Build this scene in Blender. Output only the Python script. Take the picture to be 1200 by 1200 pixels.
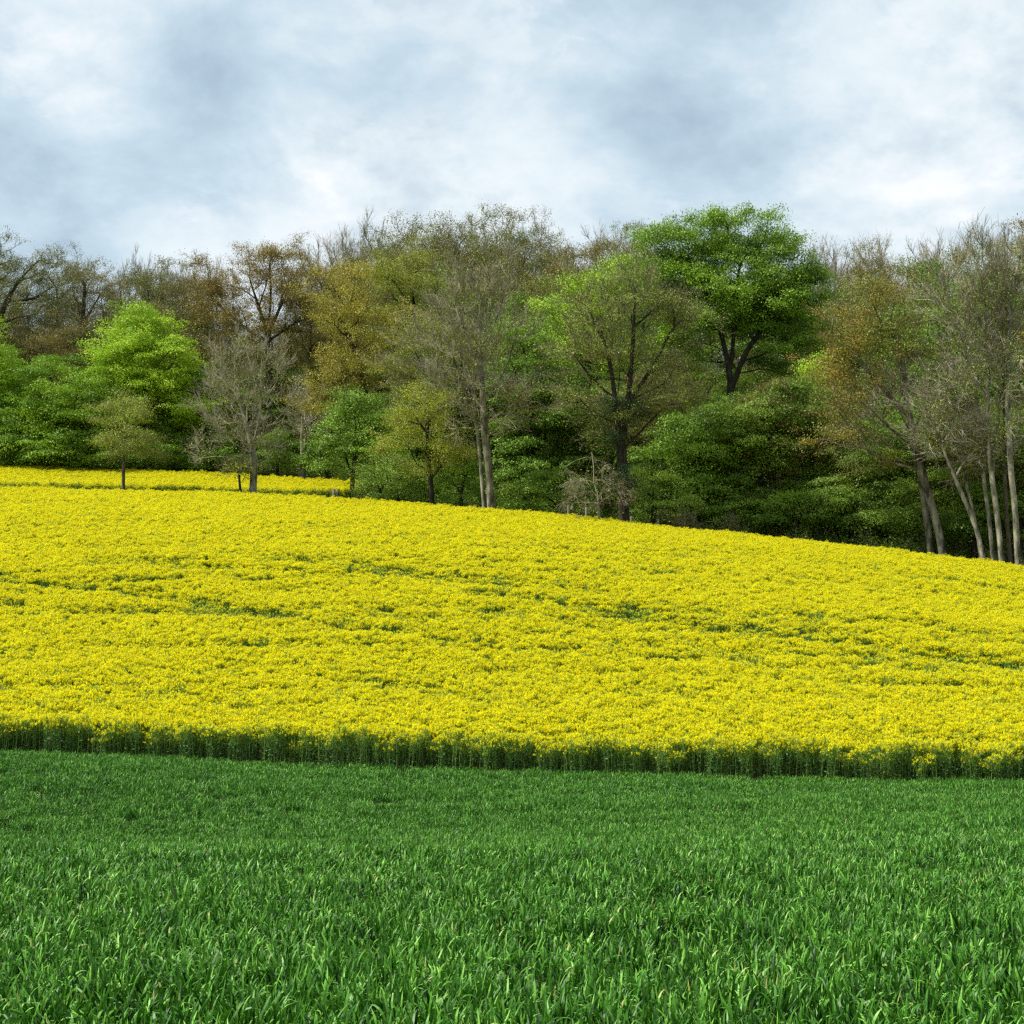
import bpy, math
import numpy as np
from math import radians, sin, cos, atan, atan2

# ------------------------------------------------------------------ camera, world, sun
SC = bpy.context.scene
for o in list(bpy.data.objects): bpy.data.objects.remove(o)
F = 1903.0                                   # focal length in pixels of a 1200 px wide frame
PITCH = atan(220 / F)
CAM = np.array([0.0, 0.0, 2.4])
cd = bpy.data.cameras.new('camera'); cd.sensor_width = 36; cd.lens = 36 * F / 1200
cd.clip_start = 0.1; cd.clip_end = 8000
cam = bpy.data.objects.new('camera', cd); SC.collection.objects.link(cam)
cam.location = CAM; cam.rotation_euler = (radians(90) + PITCH, 0, 0); SC.camera = cam

SUN_EL, SUN_AZ = 55, -100                     # azimuth from the view direction (+Y), negative = left
SUN_STRENGTH, SKY_STRENGTH, CLOUD_GAIN = 5.0, 0.09, 0.70
w = bpy.data.worlds.new('World'); SC.world = w; w.use_nodes = True
NT = w.node_tree; NT.nodes.clear()

class NB:
    """small helper to write node trees"""
    def __init__(s, nt): s.nt = nt
    def n(s, t, **k):
        nd = s.nt.nodes.new(t)
        for a, b in k.items():
            if a.startswith('i_'):
                nd.inputs[a[2:].replace('_', ' ')].default_value = b
            else: setattr(nd, a, b)
        return nd
    def l(s, a, b): s.nt.links.new(a, b)
    def m(s, op, a, b=None, c=None, clamp=False):
        nd = s.nt.nodes.new('ShaderNodeMath'); nd.operation = op; nd.use_clamp = clamp
        for i, v in enumerate((a, b, c)):
            if v is None: continue
            if isinstance(v, (int, float)): nd.inputs[i].default_value = v
            else: s.l(v, nd.inputs[i])
        return nd.outputs[0]
    def vm(s, op, a, b=None, out=0):
        nd = s.nt.nodes.new('ShaderNodeVectorMath'); nd.operation = op
        for i, v in enumerate((a, b)):
            if v is None: continue
            if isinstance(v, (tuple, list)): nd.inputs[i].default_value = v
            else: s.l(v, nd.inputs[i])
        return nd.outputs[out]
    def mix(s, f, a, b):
        nd = s.nt.nodes.new('ShaderNodeMix'); nd.data_type = 'RGBA'
        for k, v in ((0, f), (6, a), (7, b)):
            if isinstance(v, (int, float)): nd.inputs[k].default_value = v
            elif isinstance(v, (tuple, list)): nd.inputs[k].default_value = (*v[:3], 1)
            else: s.l(v, nd.inputs[k])
        return nd.outputs[2]
    def ramp(s, f, stops):
        nd = s.nt.nodes.new('ShaderNodeValToRGB'); s.l(f, nd.inputs[0])
        e = nd.color_ramp.elements
        while len(e) < len(stops): e.new(0.5)
        for el, (p, c) in zip(e, stops): el.position = p; el.color = (*c, 1) if len(c) == 3 else c
        return nd.outputs[0]

def ray_dir(px, py):
    x = (px - 600) / F; z = (600 - py) / F
    return np.array([x, cos(PITCH) - z * sin(PITCH), sin(PITCH) + z * cos(PITCH)])
def at(px, py, Y):
    """world point seen at photo pixel (px, py) at forward distance Y"""
    d = ray_dir(px, py); return CAM + d / d[1] * Y

b = NB(NT)
sky = b.n('ShaderNodeTexSky', sky_type='NISHITA', sun_disc=False)
sky.sun_elevation = radians(SUN_EL); sky.sun_rotation = radians(SUN_AZ)
tc = b.n('ShaderNodeTexCoord')
d = b.vm('NORMALIZE', tc.outputs['Generated'])
sp = b.n('ShaderNodeSeparateXYZ'); b.l(d, sp.inputs[0])
zz = b.m('ADD', b.m('MAXIMUM', sp.outputs[2], 0.0), 0.45)
cb = b.n('ShaderNodeCombineXYZ'); b.l(b.m('DIVIDE', sp.outputs[0], zz), cb.inputs[0]); b.l(b.m('DIVIDE', sp.outputs[1], zz), cb.inputs[1])
n1 = b.n('ShaderNodeTexNoise', i_Scale=2.6, i_Detail=10.0, i_Roughness=0.58, i_Distortion=0.2)
n2 = b.n('ShaderNodeTexNoise', i_Scale=7.0, i_Detail=9.0, i_Roughness=0.62, i_Distortion=0.15)
b.l(b.vm('ADD', cb.outputs[0], (3.1, 7.7, 0.4)), n1.inputs['Vector']); b.l(b.vm('ADD', cb.outputs[0], (1.3, 2.9, 5.4)), n2.inputs['Vector'])
val = b.m('ADD', b.m('MULTIPLY', b.m('SUBTRACT', n1.outputs[0], 0.5), 1.5), b.m('MULTIPLY', b.m('SUBTRACT', n2.outputs[0], 0.5), 2.0))
# broad banks of cloud by direction: (photo x, y, angular radius in px, strength), dark < 0 < light
wob = b.vm('SCALE', b.vm('SUBTRACT', n1.outputs[1], (0.5, 0.5, 0.5)), None); wob.node.inputs['Scale'].default_value = 0.16
dw = b.vm('NORMALIZE', b.vm('ADD', d, wob))
for px, py, r, s in [(240, 95, 100, -.26), (480, 110, 90, -.30), (300, 140, 90, -.22), (60, 235, 150, -.34), (20, 150, 90, -.2), (780, -20, 130, -.36), (870, 170, 130, -.34), (760, 110, 60, -.14),
                     (1130, 110, 90, -.12), (120, 30, 120, .32), (560, 90, 60, .12), (400, 40, 70, .12), (750, 60, 55, .24), (950, 40, 130, .26),
                     (520, 210, 120, .16), (1040, 190, 95, .22), (1150, 215, 60, .20), (330, 240, 100, .10), (1120, 20, 110, .22)]:
    v = ray_dir(px, py); v /= np.linalg.norm(v)
    dist = b.vm('DISTANCE', dw, tuple(v), out=1)
    g = b.m('EXPONENT', b.m('MULTIPLY', b.m('POWER', b.m('DIVIDE', dist, r / F), 2.0), -0.8))
    val = b.m('ADD', val, b.m('MULTIPLY', g, s * 1.35))
t = b.m('ADD', b.m('MULTIPLY', val, 0.70), 0.62, clamp=True)
ccol = b.ramp(t, [(0.0, (.35, .45, .54)), (0.25, (.45, .575, .67)), (0.5, (.58, .71, .79)), (0.72, (.75, .84, .88)), (1.0, (.93, .96, .97))])
# brighter broken cumulus edges over the grey layer
n3 = b.n('ShaderNodeTexNoise', i_Scale=4.6, i_Detail=12.0, i_Roughness=0.6, i_Distortion=0.1)
b.l(b.vm('ADD', cb.outputs[0], (8.2, 4.1, 2.4)), n3.inputs['Vector'])
n4 = b.n('ShaderNodeTexNoise', i_Scale=11.0, i_Detail=10.0, i_Roughness=0.6)
b.l(b.vm('ADD', cb.outputs[0], (2.2, 6.1, 9.4)), n4.inputs['Vector'])
msk = b.m('MULTIPLY', b.m('SUBTRACT', b.m('ADD', n3.outputs[0], b.m('MULTIPLY', val, 0.16)), 0.51), 11.0, clamp=True)
body = b.m('ADD', b.m('MULTIPLY', b.m('SUBTRACT', n3.outputs[0], 0.5), -2.2), b.m('SUBTRACT', b.m('MULTIPLY', n4.outputs[0], 2.4), .7), clamp=True)
puff = b.ramp(body, [(0.0, (.56, .67, .74)), (0.35, (.77, .85, .88)), (0.7, (1.0, 1.0, 1.0))])
ccol = b.mix(b.m('MULTIPLY', msk, 0.75), ccol, puff)
bg1 = b.n('ShaderNodeBackground'); b.l(sky.outputs[0], bg1.inputs[0]); bg1.inputs[1].default_value = SKY_STRENGTH
bg2 = b.n('ShaderNodeBackground'); b.l(ccol, bg2.inputs[0]); bg2.inputs[1].default_value = CLOUD_GAIN
ms = b.n('ShaderNodeMixShader'); ms.inputs[0].default_value = 0.86
b.l(bg1.outputs[0], ms.inputs[1]); b.l(bg2.outputs[0], ms.inputs[2])
wo = b.n('ShaderNodeOutputWorld'); b.l(ms.outputs[0], wo.inputs[0])

sl = bpy.data.lights.new('sun', 'SUN'); sl.energy = SUN_STRENGTH; sl.angle = radians(2); sl.color = (1.0, .95, .87)
so = bpy.data.objects.new('sun', sl); SC.collection.objects.link(so)
# the lamp shines along its -Z; point -Z from the sun towards the ground
so.rotation_euler = (radians(90 - SUN_EL), 0, radians(180 - SUN_AZ) )
SC.view_settings.view_transform = 'Standard'; SC.view_settings.look = 'None'
SC.view_settings.exposure = 0.70; SC.view_settings.gamma = 1
SC.cycles.max_bounces = 6; SC.cycles.diffuse_bounces = 3; SC.cycles.glossy_bounces = 2
SC.cycles.transmission_bounces = 3; SC.cycles.use_denoising = False
SC.cycles.pixel_filter_type = 'BLACKMAN_HARRIS'; SC.cycles.filter_width = 1.4
SC.cycles.caustics_reflective = False; SC.cycles.caustics_refractive = False

# ------------------------------------------------------------------ helpers
RNG = np.random.default_rng(7)

def vnoise(x, y, s, seed=0):
    """2-D value noise, 0..1, feature size s"""
    x = np.asarray(x) / s + 1000.5; y = np.asarray(y) / s + 1000.5
    xi = np.floor(x).astype(np.int64); yi = np.floor(y).astype(np.int64)
    fx = x - xi; fy = y - yi; fx = fx * fx * (3 - 2 * fx); fy = fy * fy * (3 - 2 * fy)
    def h(a, c):
        n = (a * 374761393 + c * 668265263 + seed * 982451653) & 0x7fffffff
        n = ((n ^ (n >> 13)) * 1274126177) & 0x7fffffff
        return ((n ^ (n >> 16)) & 0xffff) / 65535.0
    return (h(xi, yi) * (1 - fx) + h(xi + 1, yi) * fx) * (1 - fy) + (h(xi, yi + 1) * (1 - fx) + h(xi + 1, yi + 1) * fx) * fy

def mesh_of(name, V, Q, mats, midx=None, attrs=None, smooth=False):
    me = bpy.data.meshes.new(name)
    V = np.asarray(V, np.float32); Q = np.asarray(Q, np.int32)
    me.vertices.add(len(V)); me.vertices.foreach_set('co', V.ravel())
    me.loops.add(Q.size); me.loops.foreach_set('vertex_index', Q.ravel())
    me.polygons.add(len(Q)); me.polygons.foreach_set('loop_start', np.arange(0, Q.size, Q.shape[1], dtype=np.int32))
    try: me.polygons.foreach_set('loop_total', np.full(len(Q), Q.shape[1], np.int32))
    except Exception: pass
    for m in mats: me.materials.append(m)
    if midx is not None: me.polygons.foreach_set('material_index', np.asarray(midx, np.int32))
    if attrs:
        for k, v in attrs.items():
            a = me.attributes.new(k, 'FLOAT', 'FACE'); a.data.foreach_set('value', np.asarray(v, np.float32))
    me.polygons.foreach_set('use_smooth', np.full(len(Q), smooth, bool))
    me.update(calc_edges=True); return me

def add(name, me, parent=None, loc=None, **props):
    o = bpy.data.objects.new(name, me); SC.collection.objects.link(o)
    if parent is not None: o.parent = parent
    if loc is not None: o.location = loc
    for k, v in props.items():
        if v: o[k] = v
    return o

class Geo:
    """collects quads with a material index and a tint value"""
    def __init__(s): s.V = []; s.Q = []; s.M = []; s.T = []; s.n = 0
    def add(s, V, Q, m=0, t=0.5):
        V = np.asarray(V, float).reshape(-1, 3); Q = np.asarray(Q).reshape(-1, 4)
        s.V.append(V); s.Q.append(Q + s.n); s.n += len(V)
        s.M.append(np.full(len(Q), m)); s.T.append(np.broadcast_to(np.asarray(t, float), (len(Q),)))
    def mesh(s, name, mats, smooth=False):
        return mesh_of(name, np.concatenate(s.V), np.concatenate(s.Q), mats, np.concatenate(s.M), {'tint': np.concatenate(s.T)}, smooth)

def unit(v): return v / np.maximum(np.linalg.norm(v, axis=-1, keepdims=True), 1e-9)
def perp(d):
    ref = np.where(np.abs(d[..., 2:3]) < 0.9, np.array([0, 0, 1.0]), np.array([1.0, 0, 0]))
    a = unit(np.cross(d, ref)); return a, np.cross(d, a)

def prisms(A, B, ra, rb, k=3):
    """N tapered prisms from A to B; returns V, Q"""
    d = unit(B - A); a, c = perp(d)
    th = np.arange(k) * 2 * math.pi / k
    ring = a[:, None, :] * np.cos(th)[None, :, None] + c[:, None, :] * np.sin(th)[None, :, None]
    ra = np.broadcast_to(ra, (len(A),)); rb = np.broadcast_to(rb, (len(A),))
    V = np.concatenate([A[:, None] + ring * ra[:, None, None], B[:, None] + ring * rb[:, None, None]], 1)
    base = np.arange(len(A))[:, None, None] * 2 * k
    j = np.arange(k); q = np.stack([j, (j + 1) % k, (j + 1) % k + k, j + k], -1)[None]
    return V.reshape(-1, 3), (base + q).reshape(-1, 4)

def diamonds(P, L, W, N, size, aspect=0.6):
    """leaf-shaped quads at P: L long axis, N normal"""
    L = unit(L); Wd = unit(np.cross(N, L)); s = size[:, None]
    V = np.stack([P, P + L * s * 0.45 + Wd * s * aspect * 0.5, P + L * s, P + L * s * 0.45 - Wd * s * aspect * 0.5], 1)
    Q = np.arange(len(P) * 4).reshape(-1, 4); return V.reshape(-1, 3), Q

# ------------------------------------------------------------------ materials
def leaf_mat(name, c0, c1, transl=0.35, rough=0.5, spec=0.3, c2=None, nscale=0.0, ntint=None):
    m = bpy.data.materials.new(name); m.use_nodes = True; nt = m.node_tree; nt.nodes.clear(); q = NB(nt)
    if not name.startswith(('wheat', 'rape', 'ivy', 'verge')):      # tree leaves
        c1 = tuple(min(.8, v * 1.22) for v in c1); c0 = tuple(v * 1.0 for v in c0); transl *= .72
    at_ = q.n('ShaderNodeAttribute', attribute_name='tint')
    oi = q.n('ShaderNodeObjectInfo')
    f = q.m('ADD', at_.outputs['Fac'], q.m('MULTIPLY', q.m('SUBTRACT', oi.outputs['Random'], 0.5), 0.35), clamp=True)
    stops = [(0.0, c0), (1.0, c1)] if c2 is None else [(0.0, c0), (0.62, c1), (1.0, c2)]
    col = q.ramp(f, stops)
    if ntint is not None:
        g = q.n('ShaderNodeNewGeometry'); no = q.n('ShaderNodeTexNoise', i_Scale=nscale, i_Detail=2.0); q.l(g.outputs['Position'], no.inputs['Vector'])
        fac = q.m('MULTIPLY', q.m('SUBTRACT', no.outputs[0], 0.42), 4.0, clamp=True)
        col = q.mix(fac, col, ntint)
    p = q.n('ShaderNodeBsdfPrincipled'); q.l(col, p.inputs['Base Color']); p.inputs['Roughness'].default_value = rough
    p.inputs['Specular IOR Level'].default_value = spec
    tr = q.n('ShaderNodeBsdfTranslucent'); q.l(col, tr.inputs[0])
    mx = q.n('ShaderNodeMixShader'); mx.inputs[0].default_value = transl
    q.l(p.outputs[0], mx.inputs[1]); q.l(tr.outputs[0], mx.inputs[2])
    o = q.n('ShaderNodeOutputMaterial'); q.l(mx.outputs[0], o.inputs[0]); return m

def bark_mat(name, c0, c1, scale=6.0, moss=None):
    m = bpy.data.materials.new(name); m.use_nodes = True; nt = m.node_tree; q = NB(nt)
    p = nt.nodes['Principled BSDF']; p.inputs['Roughness'].default_value = 0.9; p.inputs['Specular IOR Level'].default_value = 0.15
    tc = q.n('ShaderNodeTexCoord'); mp = q.n('ShaderNodeMapping'); mp.inputs['Scale'].default_value = (1, 1, 0.25)
    q.l(tc.outputs['Object'], mp.inputs[0])
    no = q.n('ShaderNodeTexNoise', i_Scale=scale, i_Detail=5.0, i_Roughness=0.65); q.l(mp.outputs[0], no.inputs['Vector'])
    col = q.ramp(no.outputs[0], [(0.36, c0), (0.62, c1)])
    if moss:
        n2 = q.n('ShaderNodeTexNoise', i_Scale=0.9, i_Detail=3.0); q.l(tc.outputs['Object'], n2.inputs['Vector'])
        col = q.mix(q.m('MULTIPLY', q.m('SUBTRACT', n2.outputs[0], 0.5), 5.0, clamp=True), col, moss)
    q.l(col, p.inputs['Base Color'])
    bp = q.n('ShaderNodeBump', i_Strength=0.6, i_Distance=0.05); q.l(no.outputs[0], bp.inputs['Height']); q.l(bp.outputs[0], p.inputs['Normal'])
    return m

M = {
 'dark_bark': bark_mat('dark_bark', (.014, .012, .008), (.045, .038, .026)),
 'brown_bark': bark_mat('brown_bark', (.045, .033, .022), (.14, .11, .075), moss=(.05, .065, .025)),
 'pale_bark': bark_mat('pale_bark', (.035, .03, .02), (.36, .335, .25), scale=2.2, moss=(.08, .09, .04)),
 'grey_bark': bark_mat('grey_bark', (.035, .03, .02), (.27, .25, .18), scale=2.5, moss=(.06, .065, .03)),
 'beech': leaf_mat('beech_leaf', (.07, .17, .006), (.32, .50, .022), .42),
 'lime': leaf_mat('lime_leaf', (.11, .23, .006), (.40, .58, .025), .45),
 'midgreen': leaf_mat('mid_green_leaf', (.045, .11, .008), (.22, .36, .030), .4),
 'deep': leaf_mat('deep_green_leaf', (.04, .105, .005), (.20, .34, .020), .35),
 'understory': leaf_mat('understory_leaf', (.05, .11, .007), (.23, .345, .034), .38),
 'biggreen': leaf_mat('maple_leaf', (.045, .105, .005), (.19, .325, .018), .4),
 'olive': leaf_mat('olive_leaf', (.10, .14, .010), (.32, .38, .040), .35),
 'golden': leaf_mat('golden_leaf', (.12, .11, .010), (.36, .32, .030), .35, c2=(.30, .32, .03)),
 'orange': leaf_mat('orange_leaf', (.11, .085, .010), (.34, .24, .025), .35, nscale=0.16, ntint=(.18, .24, .030)),
 'brownleaf': leaf_mat('brown_leaf', (.075, .062, .012), (.25, .205, .040), .3, nscale=0.12, ntint=(.17, .19, .03)),
 'goldbrown': leaf_mat('gold_brown_leaf', (.10, .075, .008), (.33, .25, .024), .32),
 'olivebrown': leaf_mat('olive_brown_leaf', (.06, .062, .010), (.22, .21, .034), .3, nscale=0.12, ntint=(.15, .19, .022)),
 'yellowgreen': leaf_mat('yellow_green_leaf', (.14, .18, .010), (.34, .38, .025), .42),
 'mixbrown': leaf_mat('brown_green_leaf', (.085, .135, .014), (.27, .39, .040), .36, nscale=0.25, ntint=(.26, .30, .05)),
 'ivy': leaf_mat('ivy_leaf', (.012, .035, .008), (.035, .085, .018), .2),
 'twig_grey': bark_mat('grey_twig', (.12, .105, .065), (.33, .30, .21)),
 'twig_pale': bark_mat('pale_twig', (.13, .115, .075), (.38, .35, .25)),
 'twig_brown': bark_mat('brown_twig', (.07, .06, .034), (.21, .185, .115)),
}

# ------------------------------------------------------------------ terrain
# stations: forward distance, ground height above the camera's eye at the left / middle / right edge of the view
def zrel(px, py, Y): return at(px, py, Y)[2] - CAM[2]
ST = []
def stn(Y, h, l, m, r, pix=True):
    if pix: l, m, r = (zrel(p, q, Y) for p, q in ((0, l), (600, m), (1200, r)))
    ST.append((Y, l - h, m - h, r - h))
stn(-60, 0, -2.4, -2.4, -2.4, False); stn(2, 0, -2.35, -2.35, -2.35, False)
stn(9, .33, 1228, 1228, 1228); stn(13, .33, 1122, 1124, 1120); stn(18, .33, 1043, 1045, 1042)
stn(23, .33, 987, 991, 996); stn(28, .33, 1006, 996, 972); stn(36, .33, 1002, 988, 956); stn(43, .33, 980, 974, 946)
stn(49, .33, 930, 940, 936); stn(55, .33, 885, 911, 918); stn(57, 0, -2.2, -2.84, -2.95, False)
stn(60, 0, -2.07, -2.15, -2.25, False); stn(75, 1.4, 2.7, 3.2, 2.2, False); stn(95, 1.4, 7.9, 8.5, 6.1, False)
stn(112, 1.4, 12.3, 12.3, 9.35, False); stn(124, 1.4, 15.3, 14.35, 10.2, False); stn(138, 1.4, 18.0, 16.9, 11.2, False)
stn(150, 1.4, 20.7, 18.6, 13.3, False); stn(170, 0, 24, 22, 16.5, False); stn(200, 0, 29, 27, 22, False)
stn(260, 0, 37, 35, 31, False); stn(400, 0, 42, 40, 38, False); stn(4200, 0, 42, 40, 38, False)
ST = np.array(ST)
_yg = np.arange(-60, 420, 0.5)
def _sm(v):
    o = np.interp(_yg, ST[:, 0], v)
    for s, lo in ((1.4, -99), (3.2, 62)):
        k = np.exp(-0.5 * (np.arange(-16, 17) * 0.5 / s) ** 2); k /= k.sum()
        c = np.convolve(np.pad(o, 16, mode='edge'), k, 'valid'); o = np.where(_yg > lo, c, o)
    return o
_L, _Mi, _R = _sm(ST[:, 1]), _sm(ST[:, 2]), _sm(ST[:, 3])
def ground(X, Y):
    X = np.asarray(X, float); Y = np.asarray(Y, float)
    l, m, r = (np.interp(Y, _yg, v) for v in (_L, _Mi, _R))
    hw = 0.3153 * np.maximum(Y, 20.0)
    u = np.clip(X / hw, -6, 6); c = (l + r) / 2 - m; uc = np.clip(u, -1.25, 1.25)
    us = np.clip(u, -1.8, 1.8)
    z = m + (r - l) / 2 * us + c * uc * uc
    und = (vnoise(X, Y, 9, 3) - .5) * .28 + (vnoise(X, Y, 3.5, 4) - .5) * .10
    return z + CAM[2] + und * np.clip((Y - 10) / 25, 0.12, 1)
def front_edge(X): return 57 - .12 * X + (vnoise(X, 0, 4, 9) - .5) * 0.7 + (vnoise(X, 5, 1.2, 10) - .5) * .35
def back_edge(X): return 124.5 - .33 * X + (vnoise(X, 9, 6, 11) - .5) * 1.0
def hit(px, py, h=1.4):
    Y = np.arange(8, 175, .05); d = ray_dir(px, py); P = CAM[None] + d[None] / d[1] * Y[:, None]
    under = P[:, 2] < ground(P[:, 0], Y) + h
    i = np.argmax(under & (Y > (56 if py < 860 else 8))); return P[i]

gx = np.concatenate([np.linspace(-3000, -130, 10), np.arange(-110, 111, 2.0), np.linspace(130, 3000, 10)])
gy = np.concatenate([np.linspace(-600, -30, 5), np.arange(-20, 260, 1.5), np.linspace(270, 420, 10), np.linspace(600, 4000, 6)])
GX, GY = np.meshgrid(gx, gy); GZ = ground(GX, GY)
nx, ny = len(gx), len(gy)
idx = np.arange(nx * ny).reshape(ny, nx)
Q = np.stack([idx[:-1, :-1], idx[:-1, 1:], idx[1:, 1:], idx[1:, :-1]], -1).reshape(-1, 4)
gm = bpy.data.materials.new('soil'); gm.use_nodes = True; q = NB(gm.node_tree); p = gm.node_tree.nodes['Principled BSDF']
p.inputs['Roughness'].default_value = 1; tcg = q.n('ShaderNodeNewGeometry')
no = q.n('ShaderNodeTexNoise', i_Scale=1.2, i_Detail=8.0, i_Roughness=0.7); q.l(tcg.outputs['Position'], no.inputs['Vector'])
q.l(q.ramp(no.outputs[0], [(.35, (.022, .018, .010)), (.6, (.05, .045, .02)), (.75, (.03, .05, .014))]), p.inputs['Base Color'])
add('ground', mesh_of('ground', np.stack([GX, GY, GZ], -1).reshape(-1, 3), Q, [gm], smooth=True), kind='structure')

# ------------------------------------------------------------------ scatter by geometry nodes
def scatter_tree(coll):
    ng = bpy.data.node_groups.new('scatter', 'GeometryNodeTree')
    ng.interface.new_socket('Geometry', in_out='INPUT', socket_type='NodeSocketGeometry')
    ng.interface.new_socket('Geometry', in_out='OUTPUT', socket_type='NodeSocketGeometry')
    N = ng.nodes; L = ng.links
    gi = N.new('NodeGroupInput'); go = N.new('NodeGroupOutput')
    mp = N.new('GeometryNodeMeshToPoints'); iop = N.new('GeometryNodeInstanceOnPoints')
    ci = N.new('GeometryNodeCollectionInfo'); ci.inputs['Collection'].default_value = coll
    ci.inputs['Separate Children'].default_value = True; ci.inputs['Reset Children'].default_value = True
    def attr(nm, ty):
        a = N.new('GeometryNodeInputNamedAttribute'); a.data_type = ty; a.inputs['Name'].default_value = nm; return a.outputs['Attribute']
    L.new(gi.outputs[0], mp.inputs['Mesh']); L.new(mp.outputs[0], iop.inputs['Points'])
    L.new(ci.outputs[0], iop.inputs['Instance']); iop.inputs['Pick Instance'].default_value = True
    L.new(attr('idx', 'INT'), iop.inputs['Instance Index'])
    L.new(attr('rot', 'FLOAT_VECTOR'), iop.inputs['Rotation']); L.new(attr('scl', 'FLOAT_VECTOR'), iop.inputs['Scale'])
    L.new(iop.outputs[0], go.inputs[0]); return ng

def scatter(name, P, rot, scl, idx, coll, **props):
    me = bpy.data.meshes.new(name); me.vertices.add(len(P)); me.vertices.foreach_set('co', np.asarray(P, np.float32).ravel())
    a = me.attributes.new('rot', 'FLOAT_VECTOR', 'POINT'); a.data.foreach_set('vector', np.asarray(rot, np.float32).ravel())
    a = me.attributes.new('scl', 'FLOAT_VECTOR', 'POINT'); a.data.foreach_set('vector', np.asarray(scl, np.float32).ravel())
    a = me.attributes.new('idx', 'INT', 'POINT'); a.data.foreach_set('value', np.asarray(idx, np.int32).ravel())
    me.update(); o = add(name, me, **props)
    md = o.modifiers.new('scatter', 'NODES'); md.node_group = scatter_tree(coll); return o

def sources(name, meshes):
    c = bpy.data.collections.new(name)
    for i, me in enumerate(meshes):
        o = bpy.data.objects.new('%s_source.%03d' % (name, i), me); c.objects.link(o)
    return c

# --- wheat
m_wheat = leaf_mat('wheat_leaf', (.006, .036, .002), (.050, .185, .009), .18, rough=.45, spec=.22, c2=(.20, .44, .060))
m_wheaty = leaf_mat('wheat_tip', (.26, .30, .05), (.45, .46, .14), .3)
def blades(g, rng, n, ext, len0, len1, w0, w1, zlo, zhi, lean=0.45, yellow=.02):
    base = np.stack([rng.uniform(-ext, ext, n), rng.uniform(-ext, ext, n), rng.uniform(zlo, zhi, n)], -1)
    az = rng.uniform(0, 2 * math.pi, n); L = rng.uniform(len0, len1, n); W = rng.uniform(w0, w1, n)
    t0 = rng.uniform(0.05, lean, n); bend = rng.uniform(0.1, 1.25, n) ** 1.5
    K = 5; pts = [base]; ang = t0.copy(); dirs = []
    for k in range(K):
        dv = np.stack([np.sin(ang) * np.cos(az), np.sin(ang) * np.sin(az), np.cos(ang)], -1); dirs.append(dv)
        pts.append(pts[-1] + dv * (L / K)[:, None]); ang = ang + bend / K * (1 + k * .4)
    pts = np.stack(pts, 1)
    side = np.stack([-np.sin(az), np.cos(az), rng.normal(0, .35, n)], -1); side = unit(side + rng.normal(0, .3, (n, 3)))
    prof = np.array([.55, .9, 1.0, .85, .55, .04])
    off = side[:, None, :] * (W / 2)[:, None, None] * prof[None, :, None]
    V = np.stack([pts - off, pts + off], 2).reshape(n, -1, 3)
    j = np.arange(K) * 2; qq = np.stack([j, j + 1, j + 3, j + 2], -1)[None] + (np.arange(n) * (K + 1) * 2)[:, None, None]
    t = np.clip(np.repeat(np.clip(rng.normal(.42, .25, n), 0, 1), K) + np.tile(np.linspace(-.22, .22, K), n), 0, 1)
    yl = np.zeros((n, K), int); pick = rng.random(n) < yellow; yl[pick, -2:] = 1; some = rng.random(n) < yellow * .4; yl[some] = 1
    V = V.reshape(-1, 3); Qb = qq.reshape(-1, 4); g.V.append(V); g.Q.append(Qb + g.n); g.n += len(V); g.M.append(yl.ravel()); g.T.append(t)
def wheat_clump(seed):
    r = np.random.default_rng(seed); g = Geo()
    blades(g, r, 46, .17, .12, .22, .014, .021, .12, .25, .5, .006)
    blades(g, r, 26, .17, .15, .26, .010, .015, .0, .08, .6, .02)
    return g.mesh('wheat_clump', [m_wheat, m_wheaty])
wsrc = sources('wheat', [wheat_clump(100 + i) for i in range(14)])
pts = []
for y0 in np.arange(6.5, 62, .245):
    hw = .34 * y0 + 6; xs = np.arange(-hw, hw, .245); pts.append(np.stack([xs, np.full_like(xs, y0)], -1))
P = np.concatenate(pts); P += RNG.uniform(-.13, .13, P.shape)
P = P[P[:, 1] < front_edge(P[:, 0]) - .12]
keep = RNG.random(len(P)) > np.clip((vnoise(P[:, 0], P[:, 1], .45, 21) - .62) * 3.2, 0, .85); P = P[keep]
n = len(P); hs = .78 + .30 * vnoise(P[:, 0], P[:, 1], 1.3, 22) + .34 * (vnoise(P[:, 0] * .12, P[:, 1], 1.5, 23) - .3)
P3 = np.column_stack([P, ground(P[:, 0], P[:, 1]) - .01])
wl = vnoise(P[:, 0], P[:, 1], 2.2, 24) - .5
rot = np.column_stack([wl * .35 + RNG.normal(0, .10, n), (vnoise(P[:, 0], P[:, 1], 2.5, 25) - .5) * .5 + RNG.normal(0, .1, n), RNG.uniform(0, 6.28, n)])
scl = np.column_stack([np.ones(n), np.ones(n), hs])
scatter('wheat', P3, rot, scl, RNG.integers(0, 14, n), wsrc, kind='stuff', label='dark green young wheat filling the foreground field', category='wheat')

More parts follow.
